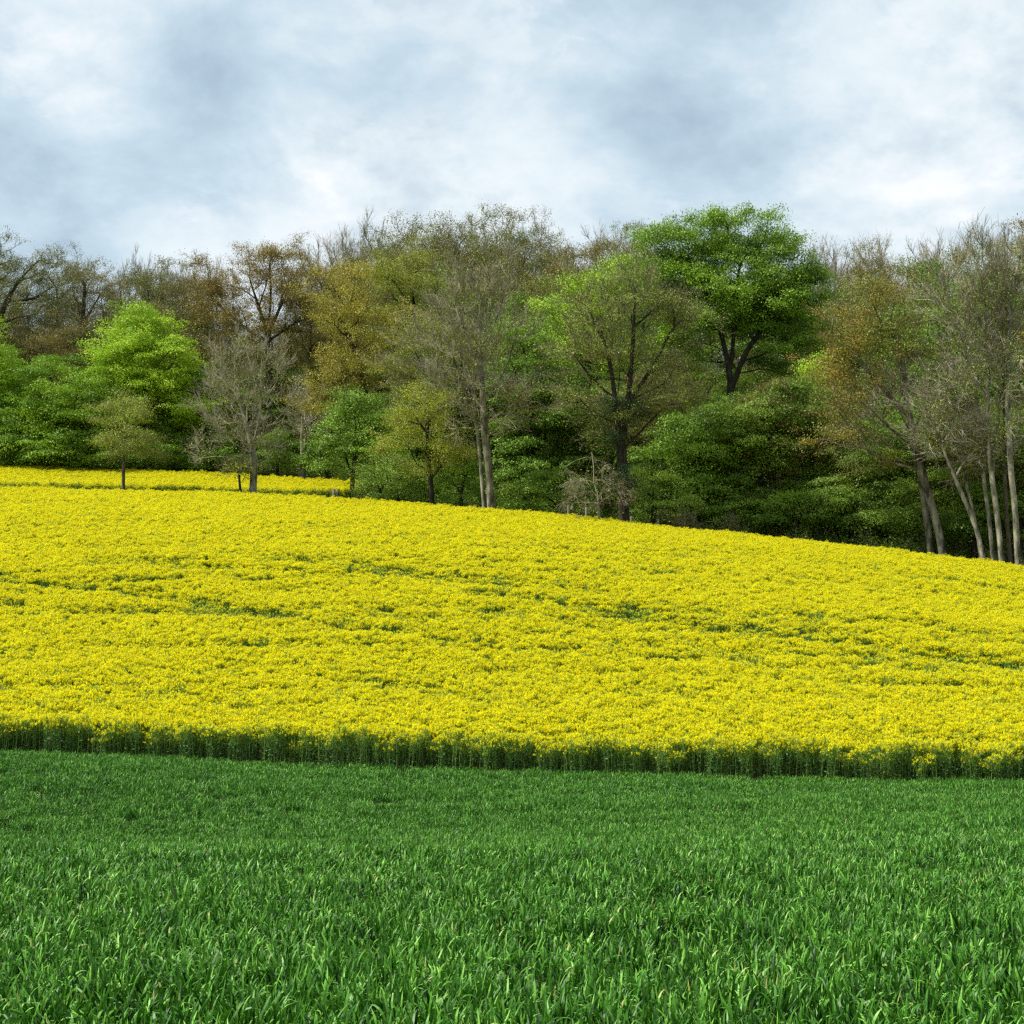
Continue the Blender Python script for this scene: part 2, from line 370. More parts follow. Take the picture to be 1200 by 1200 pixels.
# --- oilseed rape
m_stem = leaf_mat('rape_stem', (.08, .17, .018), (.26, .42, .06), .3, rough=.5)
m_rleaf = leaf_mat('rape_leaf', (.03, .09, .022), (.09, .19, .055), .25, rough=.5)
m_flower = leaf_mat('rape_petal', (.80, .70, .002), (.94, .85, .003), .5, rough=.7, spec=.04, c2=(.97, .91, .006))
m_bud = leaf_mat('rape_bud', (.15, .21, .02), (.34, .36, .03), .25)
def rape_clump(seed, nplants, ext, flowers=1.0, wild=.08, leafy=1.0):
    r = np.random.default_rng(seed); g = Geo()
    bx = r.uniform(-ext, ext, (nplants, 2)); H = np.clip(r.normal(1.36, wild, nplants), 1.0, 1.6)
    base = np.column_stack([bx, np.zeros(nplants)]); lean = r.normal(0, .05, (nplants, 2))
    mid = np.column_stack([bx + lean, H * .62]); top = np.column_stack([bx + lean * 1.8, H])
    g.add(*prisms(base, mid, .009, .007), 0, r.random(nplants * 3)); g.add(*prisms(mid, top, .007, .004), 0, r.random(nplants * 3))
    heads = [top]; nb = 8
    for k in range(nb):
        t = r.uniform(.35, .85, nplants)[:, None]; A = mid + (top - mid) * t * .8
        az = r.uniform(0, 6.28, nplants); rad = r.uniform(.05, .18, nplants)
        B = A + np.column_stack([np.cos(az) * rad, np.sin(az) * rad, (H - A[:, 2]) * r.uniform(.55, 1.05, nplants)])
        g.add(*prisms(A, B, .0045, .003), 0, r.random(nplants * 3)); heads.append(B)
    heads = np.concatenate(heads); nh = len(heads); hs = r.uniform(.58, 1.05, nh)
    if flowers < 1: 
        k = r.random(nh) < flowers; heads = heads[k]; hs = hs[k]; nh = len(heads)
    # petals in a dome round each raceme
    K = 19; dv = unit(r.normal(0, 1, (nh, K, 3)) * [1, 1, .7] + [0, 0, .25])
    C = heads[:, None] + dv * (r.uniform(.02, .045, (nh, K)) * hs[:, None])[..., None] - np.array([0, 0, 1]) * r.uniform(0, .06, (nh, K))[..., None]
    C = C.reshape(-1, 3); dv = unit(dv.reshape(-1, 3) + r.normal(0, .4, (nh * K, 3)) + [0, -.25, 1.0]); a, c = perp(dv)
    V, Qd = diamonds(C - a * .012, a, None, dv, np.repeat(hs, K) * r.uniform(.022, .034, nh * K), .9)
    g.add(V, Qd, 2, np.clip(r.normal(.55, .22, nh * K), 0, 1))
    # buds on top
    Kb = 2; Cb = (heads[:, None] + r.normal(0, .010, (nh, Kb, 3)) + [0, 0, .018]).reshape(-1, 3); nv = unit(r.normal(0, 1, (nh * Kb, 3)) + [0, 0, 1]); a, c = perp(nv)
    V, Qd = diamonds(Cb - a * .01, a, None, nv, np.full(nh * Kb, .020), .9); g.add(V, Qd, 3, r.random(nh * Kb))
    # stem leaves and pods
    nl = int(nplants * 11 * leafy); ip = r.integers(0, nplants, nl); tz = r.uniform(.12, .95, nl) ** .9; az = r.uniform(0, 6.28, nl)
    Pb = base[ip] + (top[ip] - base[ip]) * tz[:, None]; L = np.column_stack([np.cos(az), np.sin(az), r.uniform(-.5, .9, nl)])
    sz = (0.20 - .14 * tz) * r.uniform(.6, 1.1, nl); V, Qd = diamonds(Pb, L, None, unit(r.normal(0, .5, (nl, 3)) + [0, 0, 1]), sz, .38); g.add(V, Qd, 1, r.random(nl))
    nl = int(nplants * 26 * leafy); ip = r.integers(0, nplants, nl); tz = r.uniform(.6, .97, nl); az = r.uniform(0, 6.28, nl); rad = r.uniform(0, .14, nl)
    Pb = base[ip] + (top[ip] - base[ip]) * tz[:, None] + np.column_stack([np.cos(az) * rad, np.sin(az) * rad, np.zeros(nl)])
    V, Qd = diamonds(Pb, np.column_stack([np.cos(az) * .6, np.sin(az) * .6, np.ones(nl)]), None, unit(r.normal(0, 1, (nl, 3))), r.uniform(.05, .11, nl), .16); g.add(V, Qd, 0, r.random(nl))
    return g.mesh('rape_clump', [m_stem, m_rleaf, m_flower, m_bud])
rsrc = sources('rape', [rape_clump(200 + i, 13, .36) for i in range(12)] + [rape_clump(240 + i, 12, .36, .28) for i in range(4)] + [rape_clump(260 + i, 15, .30, .55, .19, 1.8) for i in range(8)])

# thin or trodden lines in the crop, each a path over the ground: (photo x, y) points, half width in m, depth
LINES = [([(-40, 672), (150, 690), (360, 722), (480, 738)], .5, .8), ([(560, 690), (760, 716), (900, 738), (1060, 757), (1240, 782)], .5, 1.0),
         ([(430, 664), (560, 676), (700, 690)], .9, .7), ([(120, 655), (260, 662), (430, 668)], .7, .4), ([(-40, 700), (100, 712), (330, 718)], .55, .75),
         ([(390, 792), (520, 800)], .4, .55), ([(690, 704), (900, 722), (1240, 748)], .4, .6), ([(-40, 765), (50, 770)], .4, .5),
         ([(1060, 856), (1160, 862)], .5, .6), ([(480, 742), (560, 748)], .35, .5), ([(30, 640), (200, 640), (380, 655)], .5, .3), ([(700, 800), (1240, 822)], .3, .25),
         ([(840, 664), (1000, 684), (1240, 708)], .5, .3), ([(560, 640), (700, 652), (860, 672)], .5, .25)]
LW = []
for pl, hw, dp in LINES:
    wp = np.array([hit(*c)[:2] for c in pl]); LW.append((wp, hw, dp))
def thin(X, Y):
    t = np.zeros(len(X)); Yw = Y + (vnoise(X, Y, 2.5, 31) - .5) * .6
    for wp, hw, dp in LW:
        best = np.full(len(X), 1e9)
        for a, c in zip(wp[:-1], wp[1:]):
            ab = c - a; tt = np.clip(((X - a[0]) * ab[0] + (Yw - a[1]) * ab[1]) / (ab @ ab), 0, 1)
            best = np.minimum(best, np.hypot(X - a[0] - tt * ab[0], Yw - a[1] - tt * ab[1]))
        pat = np.clip((vnoise(X, Y, 4.0, 33) - .15) * 3, 0.6, 1.1)
        t = np.maximum(t, dp * np.exp(-(best / (hw * 1.35)) ** 2) * pat)
    Ys = Y + .06 * X; big = vnoise(X * .05, Ys, 1.3, 34) * .5 + vnoise(X * .35, Ys, .9, 36) * .25 + vnoise(X, Y, .8, 35) * .25
    zone = np.exp(-((Y - 84) / 15) ** 2)
    return np.clip(t + np.clip(big - .52, 0, 1) * (.8 + 1.9 * zone), 0, .92)

def rape_field(name, ymin, ymax, inside, edge_fn, label):
    pts = []
    for y0 in np.arange(ymin, ymax, .50):
        hw = .33 * y0 + 6; xs = np.arange(-hw, hw, .50); pts.append(np.stack([xs, np.full_like(xs, y0)], -1))
    P = np.concatenate(pts); P += RNG.uniform(-.24, .24, P.shape); P = P[inside(P[:, 0], P[:, 1])]
    X, Y = P.T; th = thin(X, Y); n = len(P)
    keep = RNG.random(n) > th * .35; P = P[keep]; X, Y = P.T; th = th[keep]; n = len(P)
    hs = (.95 + .06 * vnoise(X, Y, 1.5, 41) + .03 * vnoise(X, Y, .8, 42) + RNG.normal(0, .015, n)) * (1 - .34 * th)
    idx = RNG.integers(0, 12, n); g = RNG.random(n) < th * 1.0; idx[g] = 12 + RNG.integers(0, 4, g.sum())
    edge = edge_fn(X, Y) < .75; idx[edge] = 16 + RNG.integers(0, 8, edge.sum()); hs[edge] *= RNG.uniform(.84, 1.04, edge.sum())
    rot = np.column_stack([RNG.normal(0, .05, n) + .08 * (vnoise(X, Y, 4, 43) - .5), RNG.normal(0, .05, n), RNG.uniform(0, 6.28, n)])
    stray = edge & (RNG.random(n) < .07); hs[stray] *= .74
    scatter(name, np.column_stack([P, ground(X, Y) - .02]), rot, np.column_stack([np.ones(n) * 1.02, np.ones(n) * 1.02, hs]), idx, rsrc, kind='stuff', label=label, category='rapeseed')
rape_field('rapeseed', 50, 146, lambda X, Y: (Y > front_edge(X)) & (Y < back_edge(X)), lambda X, Y: Y - front_edge(X), 'yellow flowering rapeseed covering the broad sloping field')
sf = lambda X: 127.3 - .33 * X + np.clip((X + 42) * .29, 0, 9.2)
rape_field('rapeseed', 128, 168, lambda X, Y: (Y > sf(X)) & (Y < 157 - .12 * (X + 14)) & (X < -11.5 + (Y - 136) * .35), lambda X, Y: Y - sf(X), 'narrow strip of yellow rapeseed beyond the grassy gap at upper left')

# --- grass on the gap between the two fields, brambles and undergrowth in the wood
m_grass = leaf_mat('verge_grass', (.03, .085, .014), (.10, .18, .03), .3)
def grass_clump(seed):
    r = np.random.default_rng(seed); g = Geo(); blades(g, r, 90, .4, .2, .6, .012, .02, 0, .05, .5, .05); return g.mesh('grass_clump', [m_grass, m_wheaty])
gsrc = sources('grass', [grass_clump(300 + i) for i in range(6)])
xx, yy = np.meshgrid(np.arange(-62, 60, .55), np.arange(104, 160, .55)); X, Y = xx.ravel(), yy.ravel()
X = X + RNG.uniform(-.25, .25, len(X)); Y = Y + RNG.uniform(-.25, .25, len(Y)); k = (Y > back_edge(X) - .3) & (Y < back_edge(X) + 2.8 + np.clip((X + 42) * .29, 0, 9.2) * (X < -10) + 2.2 * (X >= -10)); X, Y = X[k], Y[k]; n = len(X)
s = RNG.uniform(.7, 1.3, n)
scatter('verge_grass', np.column_stack([X, Y, ground(X, Y)]), np.column_stack([np.zeros((n, 2)), RNG.uniform(0, 6.28, n)]), np.column_stack([s, s, s]), RNG.integers(0, 6, n), gsrc,
        kind='stuff', label='rough green verge grass between the yellow field and the wood', category='grass')

def shrub(seed, mats, tw=30, leaves=900, H=1.6, R=1.1, size=.11):
    r = np.random.default_rng(seed); g = Geo()
    az = r.uniform(0, 6.28, tw); rad = r.uniform(.2, R, tw); T = np.column_stack([np.cos(az) * rad, np.sin(az) * rad, r.uniform(.4, 1, tw) * H])
    A = T * [.15, .15, 0]; Mi = T * [.4, .4, .6]; g.add(*prisms(A, Mi, .02, .014), 0, .5); g.add(*prisms(Mi, T, .014, .006), 0, .5)
    i = r.integers(0, tw, leaves); P = A[i] + (T[i] - A[i]) * r.uniform(.25, 1.1, leaves)[:, None] + r.normal(0, .16, (leaves, 3)) * [1, 1, .5]
    P[:, 2] = np.maximum(P[:, 2], .05)
    V, Qd = diamonds(P, r.normal(0, 1, (leaves, 3)) * [1, 1, .4], None, unit(r.normal(0, .5, (leaves, 3)) + [0, 0, 1]), r.uniform(.6, 1.2, leaves) * size, .65)
    g.add(V, Qd, 1, r.random(leaves)); return g.mesh('shrub', mats)
usrc = sources('undergrowth', [shrub(400 + i, [M['twig_brown'], M['deep'] if i % 2 else M['understory']], H=1.5 + .5 * (i % 3)) for i in range(8)])
n = 5200; X = RNG.uniform(-75, 70, n); Y = RNG.uniform(110, 200, n)
def wood_edge(X): return np.where(X < -13, np.maximum(159 - .12 * (X + 14), 0), 129.5 - .33 * X - np.clip((X + 13) * .12, 0, 2))
k = (Y > wood_edge(X)) & (RNG.random(n) > np.clip((Y - wood_edge(X)) / 75, 0, .85)); X, Y = X[k], Y[k]; n = len(X)
s = RNG.uniform(.7, 1.7, n) * np.clip(.55 + (Y - wood_edge(X)) / 12, .5, 1.6)
scatter('undergrowth', np.column_stack([X, Y, ground(X, Y) - .05]), np.column_stack([np.zeros((n, 2)), RNG.uniform(0, 6.28, n)]), np.column_stack([s, s, s]), RNG.integers(0, 8, n), usrc,
        kind='stuff', label='dark green leafy undergrowth on the floor of the wood', category='undergrowth')

# ------------------------------------------------------------------ trees
def span_tree(seedP, seedPar, A, bf, down):
    """join targets A to the stem nodes by least cost (distance + bf * path length + penalty for growing down)"""
    pos = list(seedP); par = list(seedPar); pl = [0.0] * len(pos)
    for i in range(1, len(pos)): pl[i] = 0 if par[i] < 0 else pl[par[i]] + float(np.linalg.norm(pos[i] - pos[par[i]]))
    def cost(p, L):
        dv = A - p; dist = np.sqrt((dv ** 2).sum(1)); return dist + bf * (L + dist) + down * np.maximum(0, -dv[:, 2])
    best = np.full(len(A), 1e9); who = np.zeros(len(A), int)
    for i, p in enumerate(pos):
        if i < 2: continue
        c = cost(p, pl[i]); k = c < best; best[k] = c[k]; who[k] = i
    alive = np.ones(len(A), bool)
    for _ in range(len(A)):
        j = int(np.argmin(np.where(alive, best, 1e18))); alive[j] = False; w_ = int(who[j]); a0 = pos[w_]; v = A[j] - a0; L = float(np.linalg.norm(v))
        ns = 1 if L < 1.6 else int(L / 1.1) + 1; prev = w_; pdir = None
        if par[w_] >= 0: pdir = pos[w_] - pos[par[w_]]; pdir = pdir / (np.linalg.norm(pdir) + 1e-9)
        for s_ in range(1, ns + 1):
            t = s_ / ns; p = a0 + v * t
            if ns > 1 and s_ < ns:
                bow = math.sin(math.pi * t) * L
                p = p + np.array([0, 0, .06 * bow]) + (pdir * .10 * bow if pdir is not None else 0) + np.array([sin(j * 7.1 + s_ * 2.3), cos(j * 3.7 + s_ * 1.9), sin(j + s_ * 2.9)]) * .045 * min(L, 4)
            pos.append(p); par.append(prev); pl.append(pl[prev] + L / ns); prev = len(pos) - 1
            c = cost(p, pl[-1]); k = alive & (c < best); best[k] = c[k]; who[k] = prev
    return np.array(pos), np.array(par)

def wood(pos, par, r0, rtip, flare=1.35, rng=None):
    n = len(pos); kids = [[] for _ in range(n)]
    for i in range(n):
        if par[i] >= 0: kids[par[i]].append(i)
    wt = np.zeros(n)
    for i in range(n - 1, -1, -1):
        if not kids[i]: wt[i] = 1
        if par[i] >= 0: wt[par[i]] += wt[i]
    roots = [i for i in range(n) if par[i] < 0]; tot = max(wt[i] for i in roots)
    e = math.log(max(tot, 3)) / math.log(r0 / rtip); r = rtip * wt ** (1 / e)
    heavy = [max(k, key=lambda c: wt[c]) if k else -1 for k in kids]
    q_ = pos.copy()
    for _ in range(2):
        for i in range(n):
            if par[i] >= 0 and heavy[i] >= 0: q_[i] = .5 * pos[i] + .25 * (pos[par[i]] + pos[heavy[i]])
        pos = q_.copy()
    zb = pos[:, 2] - pos[roots[0]][2]
    fl = 1 + (flare - 1) * np.exp(-zb / .9) * (r > r0 * .5); r = r * fl
    return pos, r, kids, heavy, wt

def tubes(g, pos, par, r, heavy, sel=None, mat=0):
    n = len(pos); V = []; Q = []; base = 0; ringof = {}
    U = np.zeros((n, 3)); D = np.zeros((n, 3))
    for i in range(n):
        p = par[i]
        if p < 0: dv = np.array([0, 0, 1.0]); u = np.array([1.0, 0, 0])
        else:
            dv = pos[i] - pos[p]; L = math.sqrt(dv @ dv) + 1e-9; dv = dv / L; u = U[p]
        u = u - dv * (u @ dv); lu = math.sqrt(u @ u)
        if lu < 1e-3: u = np.array([0, 1.0, 0]); u = u - dv * (u @ dv); lu = math.sqrt(u @ u)
        U[i] = u / lu; D[i] = dv
    def ring(i, c, rad, k, frame):
        u = U[frame]; v = np.cross(D[frame], u); th = np.arange(k) * (2 * math.pi / k)
        return c + rad * (np.cos(th)[:, None] * u + np.sin(th)[:, None] * v)
    for i in range(n):
        p = par[i]
        if p < 0: continue
        if sel is not None and not sel[i]: continue
        k = 10 if r[p] > .2 else (6 if r[i] > .06 else (4 if r[i] > .03 else 3))
        if heavy[p] == i:
            key = (p, k)
            if key in ringof: a = ringof[key]
            else: V.append(ring(p, pos[p], r[p], k, p if par[p] >= 0 else i)); a = base; base += k
        else: V.append(ring(p, pos[p], min(r[i] * 1.25, r[p] * .9), k, i)); a = base; base += k
        V.append(ring(i, pos[i], r[i], k, i)); c = base; base += k; ringof[(i, k)] = c
        j = np.arange(k); Q.append(np.stack([a + j, a + (j + 1) % k, c + (j + 1) % k, c + j], -1))
    if V: g.add(np.concatenate(V), np.concatenate(Q), mat, .5)

KINDS = {   # cl: cluster radius, flat: its flattening, tpc: targets per cluster, leaves per tip, leaf size, spray: spread of leaves round a tip, up: leaf normals
 'beech': dict(cl=1.5, flat=.28, tpc=10, leaves=84, size=.17, spray=(.46, .46, .07), up=1.2, droop=.3, twigs=2, tl=.7, bf=.35, down=.3, rtip=.012, trop=.05, perm=.5, k=.62),
 'oak':   dict(cl=1.15, flat=.5, tpc=8, leaves=62, size=.13, spray=(.34, .34, .20), up=.6, twigs=4, tl=.65, bf=.28, down=.6, rtip=.014, trop=.25, perm=.66, k=.95),
 'dense': dict(cl=1.35, flat=.38, tpc=9, leaves=74, size=.17, spray=(.44, .44, .14), up=1.6, twigs=3, tl=.7, bf=.35, down=.6, rtip=.014, trop=.15, perm=.66, k=.75),
 'bare':  dict(cl=1.1, flat=1.0, tpc=4, leaves=14, size=.12, spray=(.45, .45, .3), up=.8, twigs=5, tl=1.5, bf=.5, down=1.0, rtip=.028, trop=.5, sub=1, perm=.5, k=.55),
 'sparse':dict(cl=1.2, flat=.4, tpc=7, leaves=48, size=.12, spray=(.40, .40, .15), up=1.2, twigs=3, tl=1.0, bf=.4, down=.5, rtip=.018, trop=.25, sub=1, perm=.66, k=.8),
}
def crown_points(rng, blobs, K, dens):
    """blobs: centre, radii (m). Cluster centres spread through each, denser to the outside, then targets round every centre"""
    C = []; 
    for c, rad, wgt in blobs:
        vol = rad[0] * rad[1] * rad[2] * 4.19; nc = max(4, int(dens * wgt * vol ** .80 * K['k']))
        d_ = unit(rng.normal(0, 1, (nc, 3))); rr = rng.random(nc) ** (K['perm'] / 2) * rng.uniform(.78, 1.22, nc)
        P = d_ * rr[:, None] * np.array(rad)
        P = P[P[:, 2] > -rad[2] * .85]; C.append(c + P)
    C = np.concatenate(C); m = K['tpc']; cr = K['cl'] * rng.uniform(.6, 1.25, len(C))
    T = C[:, None] + rng.normal(0, 1, (len(C), m, 3)) * np.array([1, 1, K['flat']]) * (cr * .62)[:, None, None]
    return C, T.reshape(-1, 3), np.repeat(np.arange(len(C)), m)

def build_tree(name, loc, paths, blobs, kind, leafm, barkm, twigm=None, r0=.4, dens=1.0, seed=1, leafk=1.0, sizek=1.0, extra=None, split=.045, **over):
    """paths: stem polylines in local metres; blobs: crown ellipsoids in local metres"""
    K = dict(KINDS[kind]); K.update(over); rng = np.random.default_rng(seed)
    C, T, cid = crown_points(rng, blobs, K, dens)
    zmin = .6 if paths[0][0][2] <= .5 else 0
    T[:, 2] = np.maximum(T[:, 2], rng.uniform(.4, 1.6, len(T)))
    sp_, pp = [], []
    for pth in paths:
        pth = np.array(pth, float); prev = -1
        if sp_ and len(pth) and np.linalg.norm(pth[0] - sp_[0]) > .01:   # joins an existing node
            dd = np.linalg.norm(np.array(sp_) - pth[0], axis=1); prev = int(np.argmin(dd)); pth = np.vstack([sp_[prev], pth])
            start = False
        else: start = not sp_; prev = -1 if start else 0
        if start: sp_.append(pth[0]); pp.append(-1); prev = 0
        for a, c in zip(pth[:-1], pth[1:]):
            L = np.linalg.norm(c - a); ns = max(1, int(L / .9))
            for s_ in range(1, ns + 1): sp_.append(a + (c - a) * s_ / ns + rng.normal(0, .035, 3) * (1 if s_ < ns else 0)); pp.append(prev); prev = len(sp_) - 1
    pos, par = span_tree(sp_, pp, T, K['bf'], K['down'])
    pos, r, kids, heavy, wt = wood(pos, par, r0, K['rtip'])
    g = Geo(); tubes(g, pos, par, r, heavy, sel=(r > split)); trunk_me = g.mesh(name + '_trunk', [barkm], smooth=True)
    g = Geo(); tubes(g, pos, par, r, heavy, sel=(r <= split), mat=0)
    tips = np.array([i for i in range(len(pos)) if wt[i] <= 2.0 and par[i] >= 0 and i >= len(sp_)])
    A = pos[tips]; dirn = unit(pos[tips] - pos[par[tips]]); cen = np.mean([c for c, _, _ in blobs], 0)
    outw = unit(A - cen)
    nt_ = K['twigs']; tr = K['trop']
    if nt_:
        ii = np.repeat(np.arange(len(A)), nt_); dv = unit(dirn[ii] * .7 + outw[ii] * .5 + rng.normal(0, .55, (len(ii), 3)) + [0, 0, tr]); L = K['tl'] * rng.uniform(.5, 1.2, len(ii))
        E0 = A[ii]; E1 = E0 + dv * (L * .55)[:, None]; dv2 = unit(dv + rng.normal(0, .25, dv.shape) + [0, 0, tr * .6]); E2 = E1 + dv2 * (L * .45)[:, None]
        g.add(*prisms(E0, E1, K['rtip'] * .8, K['rtip'] * .6), 0, .5); g.add(*prisms(E1, E2, K['rtip'] * .6, K['rtip'] * .35), 0, .5)
        tipP = np.concatenate([E1, E2]); base_c = np.concatenate([cid_of(A, T, cid)[ii]] * 2)
        if K.get('sub'):
            S0, SD, SL = np.concatenate([E1, E0 + (E1 - E0) * .5, E2]), np.concatenate([dv2, dv, dv2]), np.concatenate([L, L, L]) * .6
            for lev in range(K['sub']):
                k2 = 2; jj = np.repeat(np.arange(len(S0)), k2); d3 = unit(SD[jj] + rng.normal(0, .5, (len(jj), 3)) + [0, 0, tr * .5]); L3 = SL[jj] * rng.uniform(.5, 1.1, len(jj))
                B3 = S0[jj] + d3 * L3[:, None]; g.add(*prisms(S0[jj], B3, K['rtip'] * (.5 - .1 * lev), K['rtip'] * (.3 - .05 * lev)), 0, .5)
                S0, SD, SL = B3, d3, L3 * .6
    else: tipP = A; base_c = cid_of(A, T, cid)
    # leaves
    nl = int(len(A) * K['leaves'] * leafk); mats = [twigm or barkm, leafm]
    if nl:
        src = rng.integers(0, len(A), nl); spd = np.array(K['spray'])
        P = A[src] + dirn[src] * rng.uniform(-.3, .5, nl)[:, None] + rng.normal(0, 1, (nl, 3)) * spd
        P[:, 2] -= K.get('droop', .12) * (np.linalg.norm((P - A[src])[:, :2], axis=1)) ** 2
        cc = C[cid_of(A, T, cid)][src]; pf = unit((P - cc) * [1, 1, 1.6])
        Nn = unit(rng.normal(0, .36, (nl, 3)) + [0, 0, .35 * K['up']] + outw[src] * .35 + pf * .8); Ld = outw[src] * .8 + rng.normal(0, .7, (nl, 3))
        size = K['size'] * sizek * rng.uniform(.6, 1.25, nl)
        V, Qd = diamonds(P, Ld, None, Nn, size, .62)
        ct = rng.random(cid.max() + 1); tint = np.clip(.18 + .52 * ct[cid_of(A, T, cid)][src] + .20 * rng.random(nl), 0, 1)
        g.add(V, Qd, 1, tint)
    if extra: extra(g, rng, mats, pos, r)
    return trunk_me, g.mesh(name + '_crown', mats)
def cid_of(A, T, cid):
    out = np.zeros(len(A), int)
    for s_ in range(0, len(A), 400):
        dd = ((A[s_:s_ + 400, None] - T[None]) ** 2).sum(-1); out[s_:s_ + 400] = cid[np.argmin(dd, 1)]
    return out

def place(name, label, cat, loc, meshes, group=None, rz=0, scl=(1, 1, 1)):
    e = bpy.data.objects.new(name, None); SC.collection.objects.link(e); e.location = loc; e.rotation_euler = (0, 0, rz); e.scale = scl
    e['label'] = label; e['category'] = cat
    if group: e['group'] = group
    for nm, me in zip(('trunk', 'crown'), meshes):
        if me is not None and len(me.polygons): add(nm, me, e)
    return e

SEED = [500]
def tree(name, label, cat, px, Y, stems, blobs, kind, leaf, bark, twig=None, group=None, **kw):
    """a tree read off the photo: foot at (px, Y); stems and crown blobs as photo pixels at distance Y (blob: x, y, rx, ry[, depth shift m[, weight]])"""
    base = at(px, 600, Y); base[2] = float(ground(base[0], Y)) - .1; sc = Y / F
    def loc(p): 
        w_ = at(p[0], p[1], Y + (p[2] if len(p) > 2 else 0)); return w_ - base
    SEED[0] += 1
    P = [[np.zeros(3)] + [loc(p) for p in stems[0]]]
    for s_ in stems[1:]: P.append([loc(p) for p in s_])
    B = []
    for bb in blobs:
        x, y, rx, ry = bb[:4]; dz = bb[4] if len(bb) > 4 else 0; wg = bb[5] if len(bb) > 5 else 1.0
        c = at(x, y, Y + dz) - base; B.append((c, (rx * sc, (rx + ry) * .45 * sc, ry * sc), wg))
    ms_ = build_tree(name, base, P, B, kind, M[leaf], M[bark], M[twig] if twig else None, seed=SEED[0], **kw)
    return place(name, label, cat, tuple(base), ms_, group)

# ---- left part: bright beeches beyond the second strip
tree('beech_tree', 'bright green beech cut by the left edge of the picture', 'tree', -22, 163, [[(-22, 470)]],
     [(-22, 440, 42, 68), (-25, 510, 55, 40)], 'beech', 'beech', 'dark_bark', r0=.35)
tree('beech_tree', 'broad bright green beech reaching the ground, left of the pointed lime green one', 'tree', 72, 161, [[(72, 500), (74, 460)]],
     [(80, 455, 52, 48), (45, 500, 50, 45), (105, 505, 50, 45), (60, 525, 66, 24), (32, 470, 28, 30, 2)], 'beech', 'beech', 'dark_bark', r0=.4, dens=1.1)
tree('beech_tree', 'tall pointed lime green beech with the lightest leaves in the wood', 'tree', 172, 162, [[(172, 500), (168, 430), (164, 385)]],
     [(165, 385, 30, 32), (150, 420, 38, 30), (180, 430, 44, 42), (165, 372, 13, 20), (150, 470, 42, 34), (200, 480, 40, 36)], 'beech', 'lime', 'dark_bark', r0=.4, dens=1.15)
tree('beech_tree', 'darker green beech filling the gap right of the lime green one', 'tree', 218, 166, [[(218, 480)]],
     [(222, 470, 34, 42), (205, 520, 50, 30), (248, 515, 30, 34)], 'beech', 'midgreen', 'dark_bark', r0=.3)
tree('young_tree', 'small round olive green tree standing alone at the yellow field edge', 'tree', 144, 138.3, [[(144, 545), (146, 500), (148, 465)]],
     [(147, 495, 38, 34), (147, 520, 46, 20), (148, 467, 17, 20), (125, 525, 28, 14), (172, 522, 26, 14)], 'sparse', 'olive', 'brown_bark', 'twig_brown', r0=.14, dens=1.15, leafk=1.3, rtip=.008, cl=.6, tl=.5, trop=.4, sizek=.85)
tree('spindly_tree', 'solitary grey twiggy tree with pale knobbly trunk rising from the yellow field', 'tree', 295, 134, [[(298, 545), (296, 520), (288, 500), (278, 460), (272, 420)], [(298, 520), (306, 480), (305, 430)], [(288, 500), (292, 450), (294, 410)]],
     [(285, 425, 42, 34), (258, 465, 30, 32), (318, 455, 28, 42), (290, 480, 46, 40), (262, 520, 36, 24), (312, 515, 28, 24)], 'bare', 'olive', 'pale_bark', 'twig_pale', r0=.30, dens=.95, leafk=1.6, trop=.5, rtip=.016, tl=1.1)
tree('sapling', 'pair of thin dark stems beside the pale trunk of the solitary grey tree', 'tree', 285, 133.6, [[(279, 565), (281, 552)], [(283, 572), (290, 556), (290, 545)]],
     [(275, 550, 16, 12), (288, 552, 18, 10)], 'sparse', 'olive', 'dark_bark', 'twig_brown', r0=.10, dens=1.0, cl=.5, leafk=.6)
tree('dead_tree', 'pale broken snag with two thin trunks behind the end of the yellow strip', 'tree', 354, 159.5, [[(355, 500), (356, 470)], [(361, 545), (361, 500), (362, 480)]],
     [(358, 480, 26, 22), (350, 500, 24, 16)], 'bare', 'olive', 'pale_bark', 'twig_pale', r0=.3, dens=.8, leafk=1.5)

# ---- middle
tree('oak_tree', 'golden olive oak with wide crown right of the solitary grey tree', 'tree', 432, 152, [[(432, 520), (425, 450), (415, 400)], [(432, 480), (460, 430), (465, 380)]],
     [(395, 430, 34, 38), (420, 380, 46, 36), (392, 352, 36, 32), (455, 400, 42, 38), (410, 330, 34, 26), (440, 440, 44, 28), (375, 470, 24, 24)], 'oak', 'golden', 'dark_bark', 'twig_brown', r0=.5, dens=.62)
tree('oak_tree', 'yellow green oak whose crown rises behind the golden olive oak', 'tree', 488, 158, [[(488, 450), (488, 370)], [(488, 420), (510, 370)]],
     [(490, 325, 40, 32), (462, 345, 34, 30), (515, 360, 34, 32), (492, 300, 22, 22), (480, 390, 46, 34), (450, 310, 22, 22)], 'oak', 'yellowgreen', 'dark_bark', 'twig_brown', r0=.45, dens=.8, leafk=.9)
tree('oak_tree', 'brown budding oak with crooked dark limbs left of the tall bare tree', 'tree', 528, 139, [[(528, 520), (526, 460), (515, 410)], [(526, 470), (500, 450), (470, 435)], [(526, 480), (545, 420)]],
     [(505, 400, 40, 34), (540, 410, 40, 40), (478, 440, 36, 26), (520, 450, 48, 30), (500, 480, 40, 18)], 'sparse', 'yellowgreen', 'dark_bark', 'twig_grey', r0=.4, dens=1.0)
tree('young_beech', 'bright green young beech beside the right end of the yellow strip', 'tree', 412, 141, [[(414, 540), (418, 490)]],
     [(420, 468, 20, 24), (408, 505, 32, 28), (395, 535, 26, 20), (432, 520, 30, 30)], 'dense', 'midgreen', 'dark_bark', r0=.2, cl=.85, dens=1.3, sizek=.85)
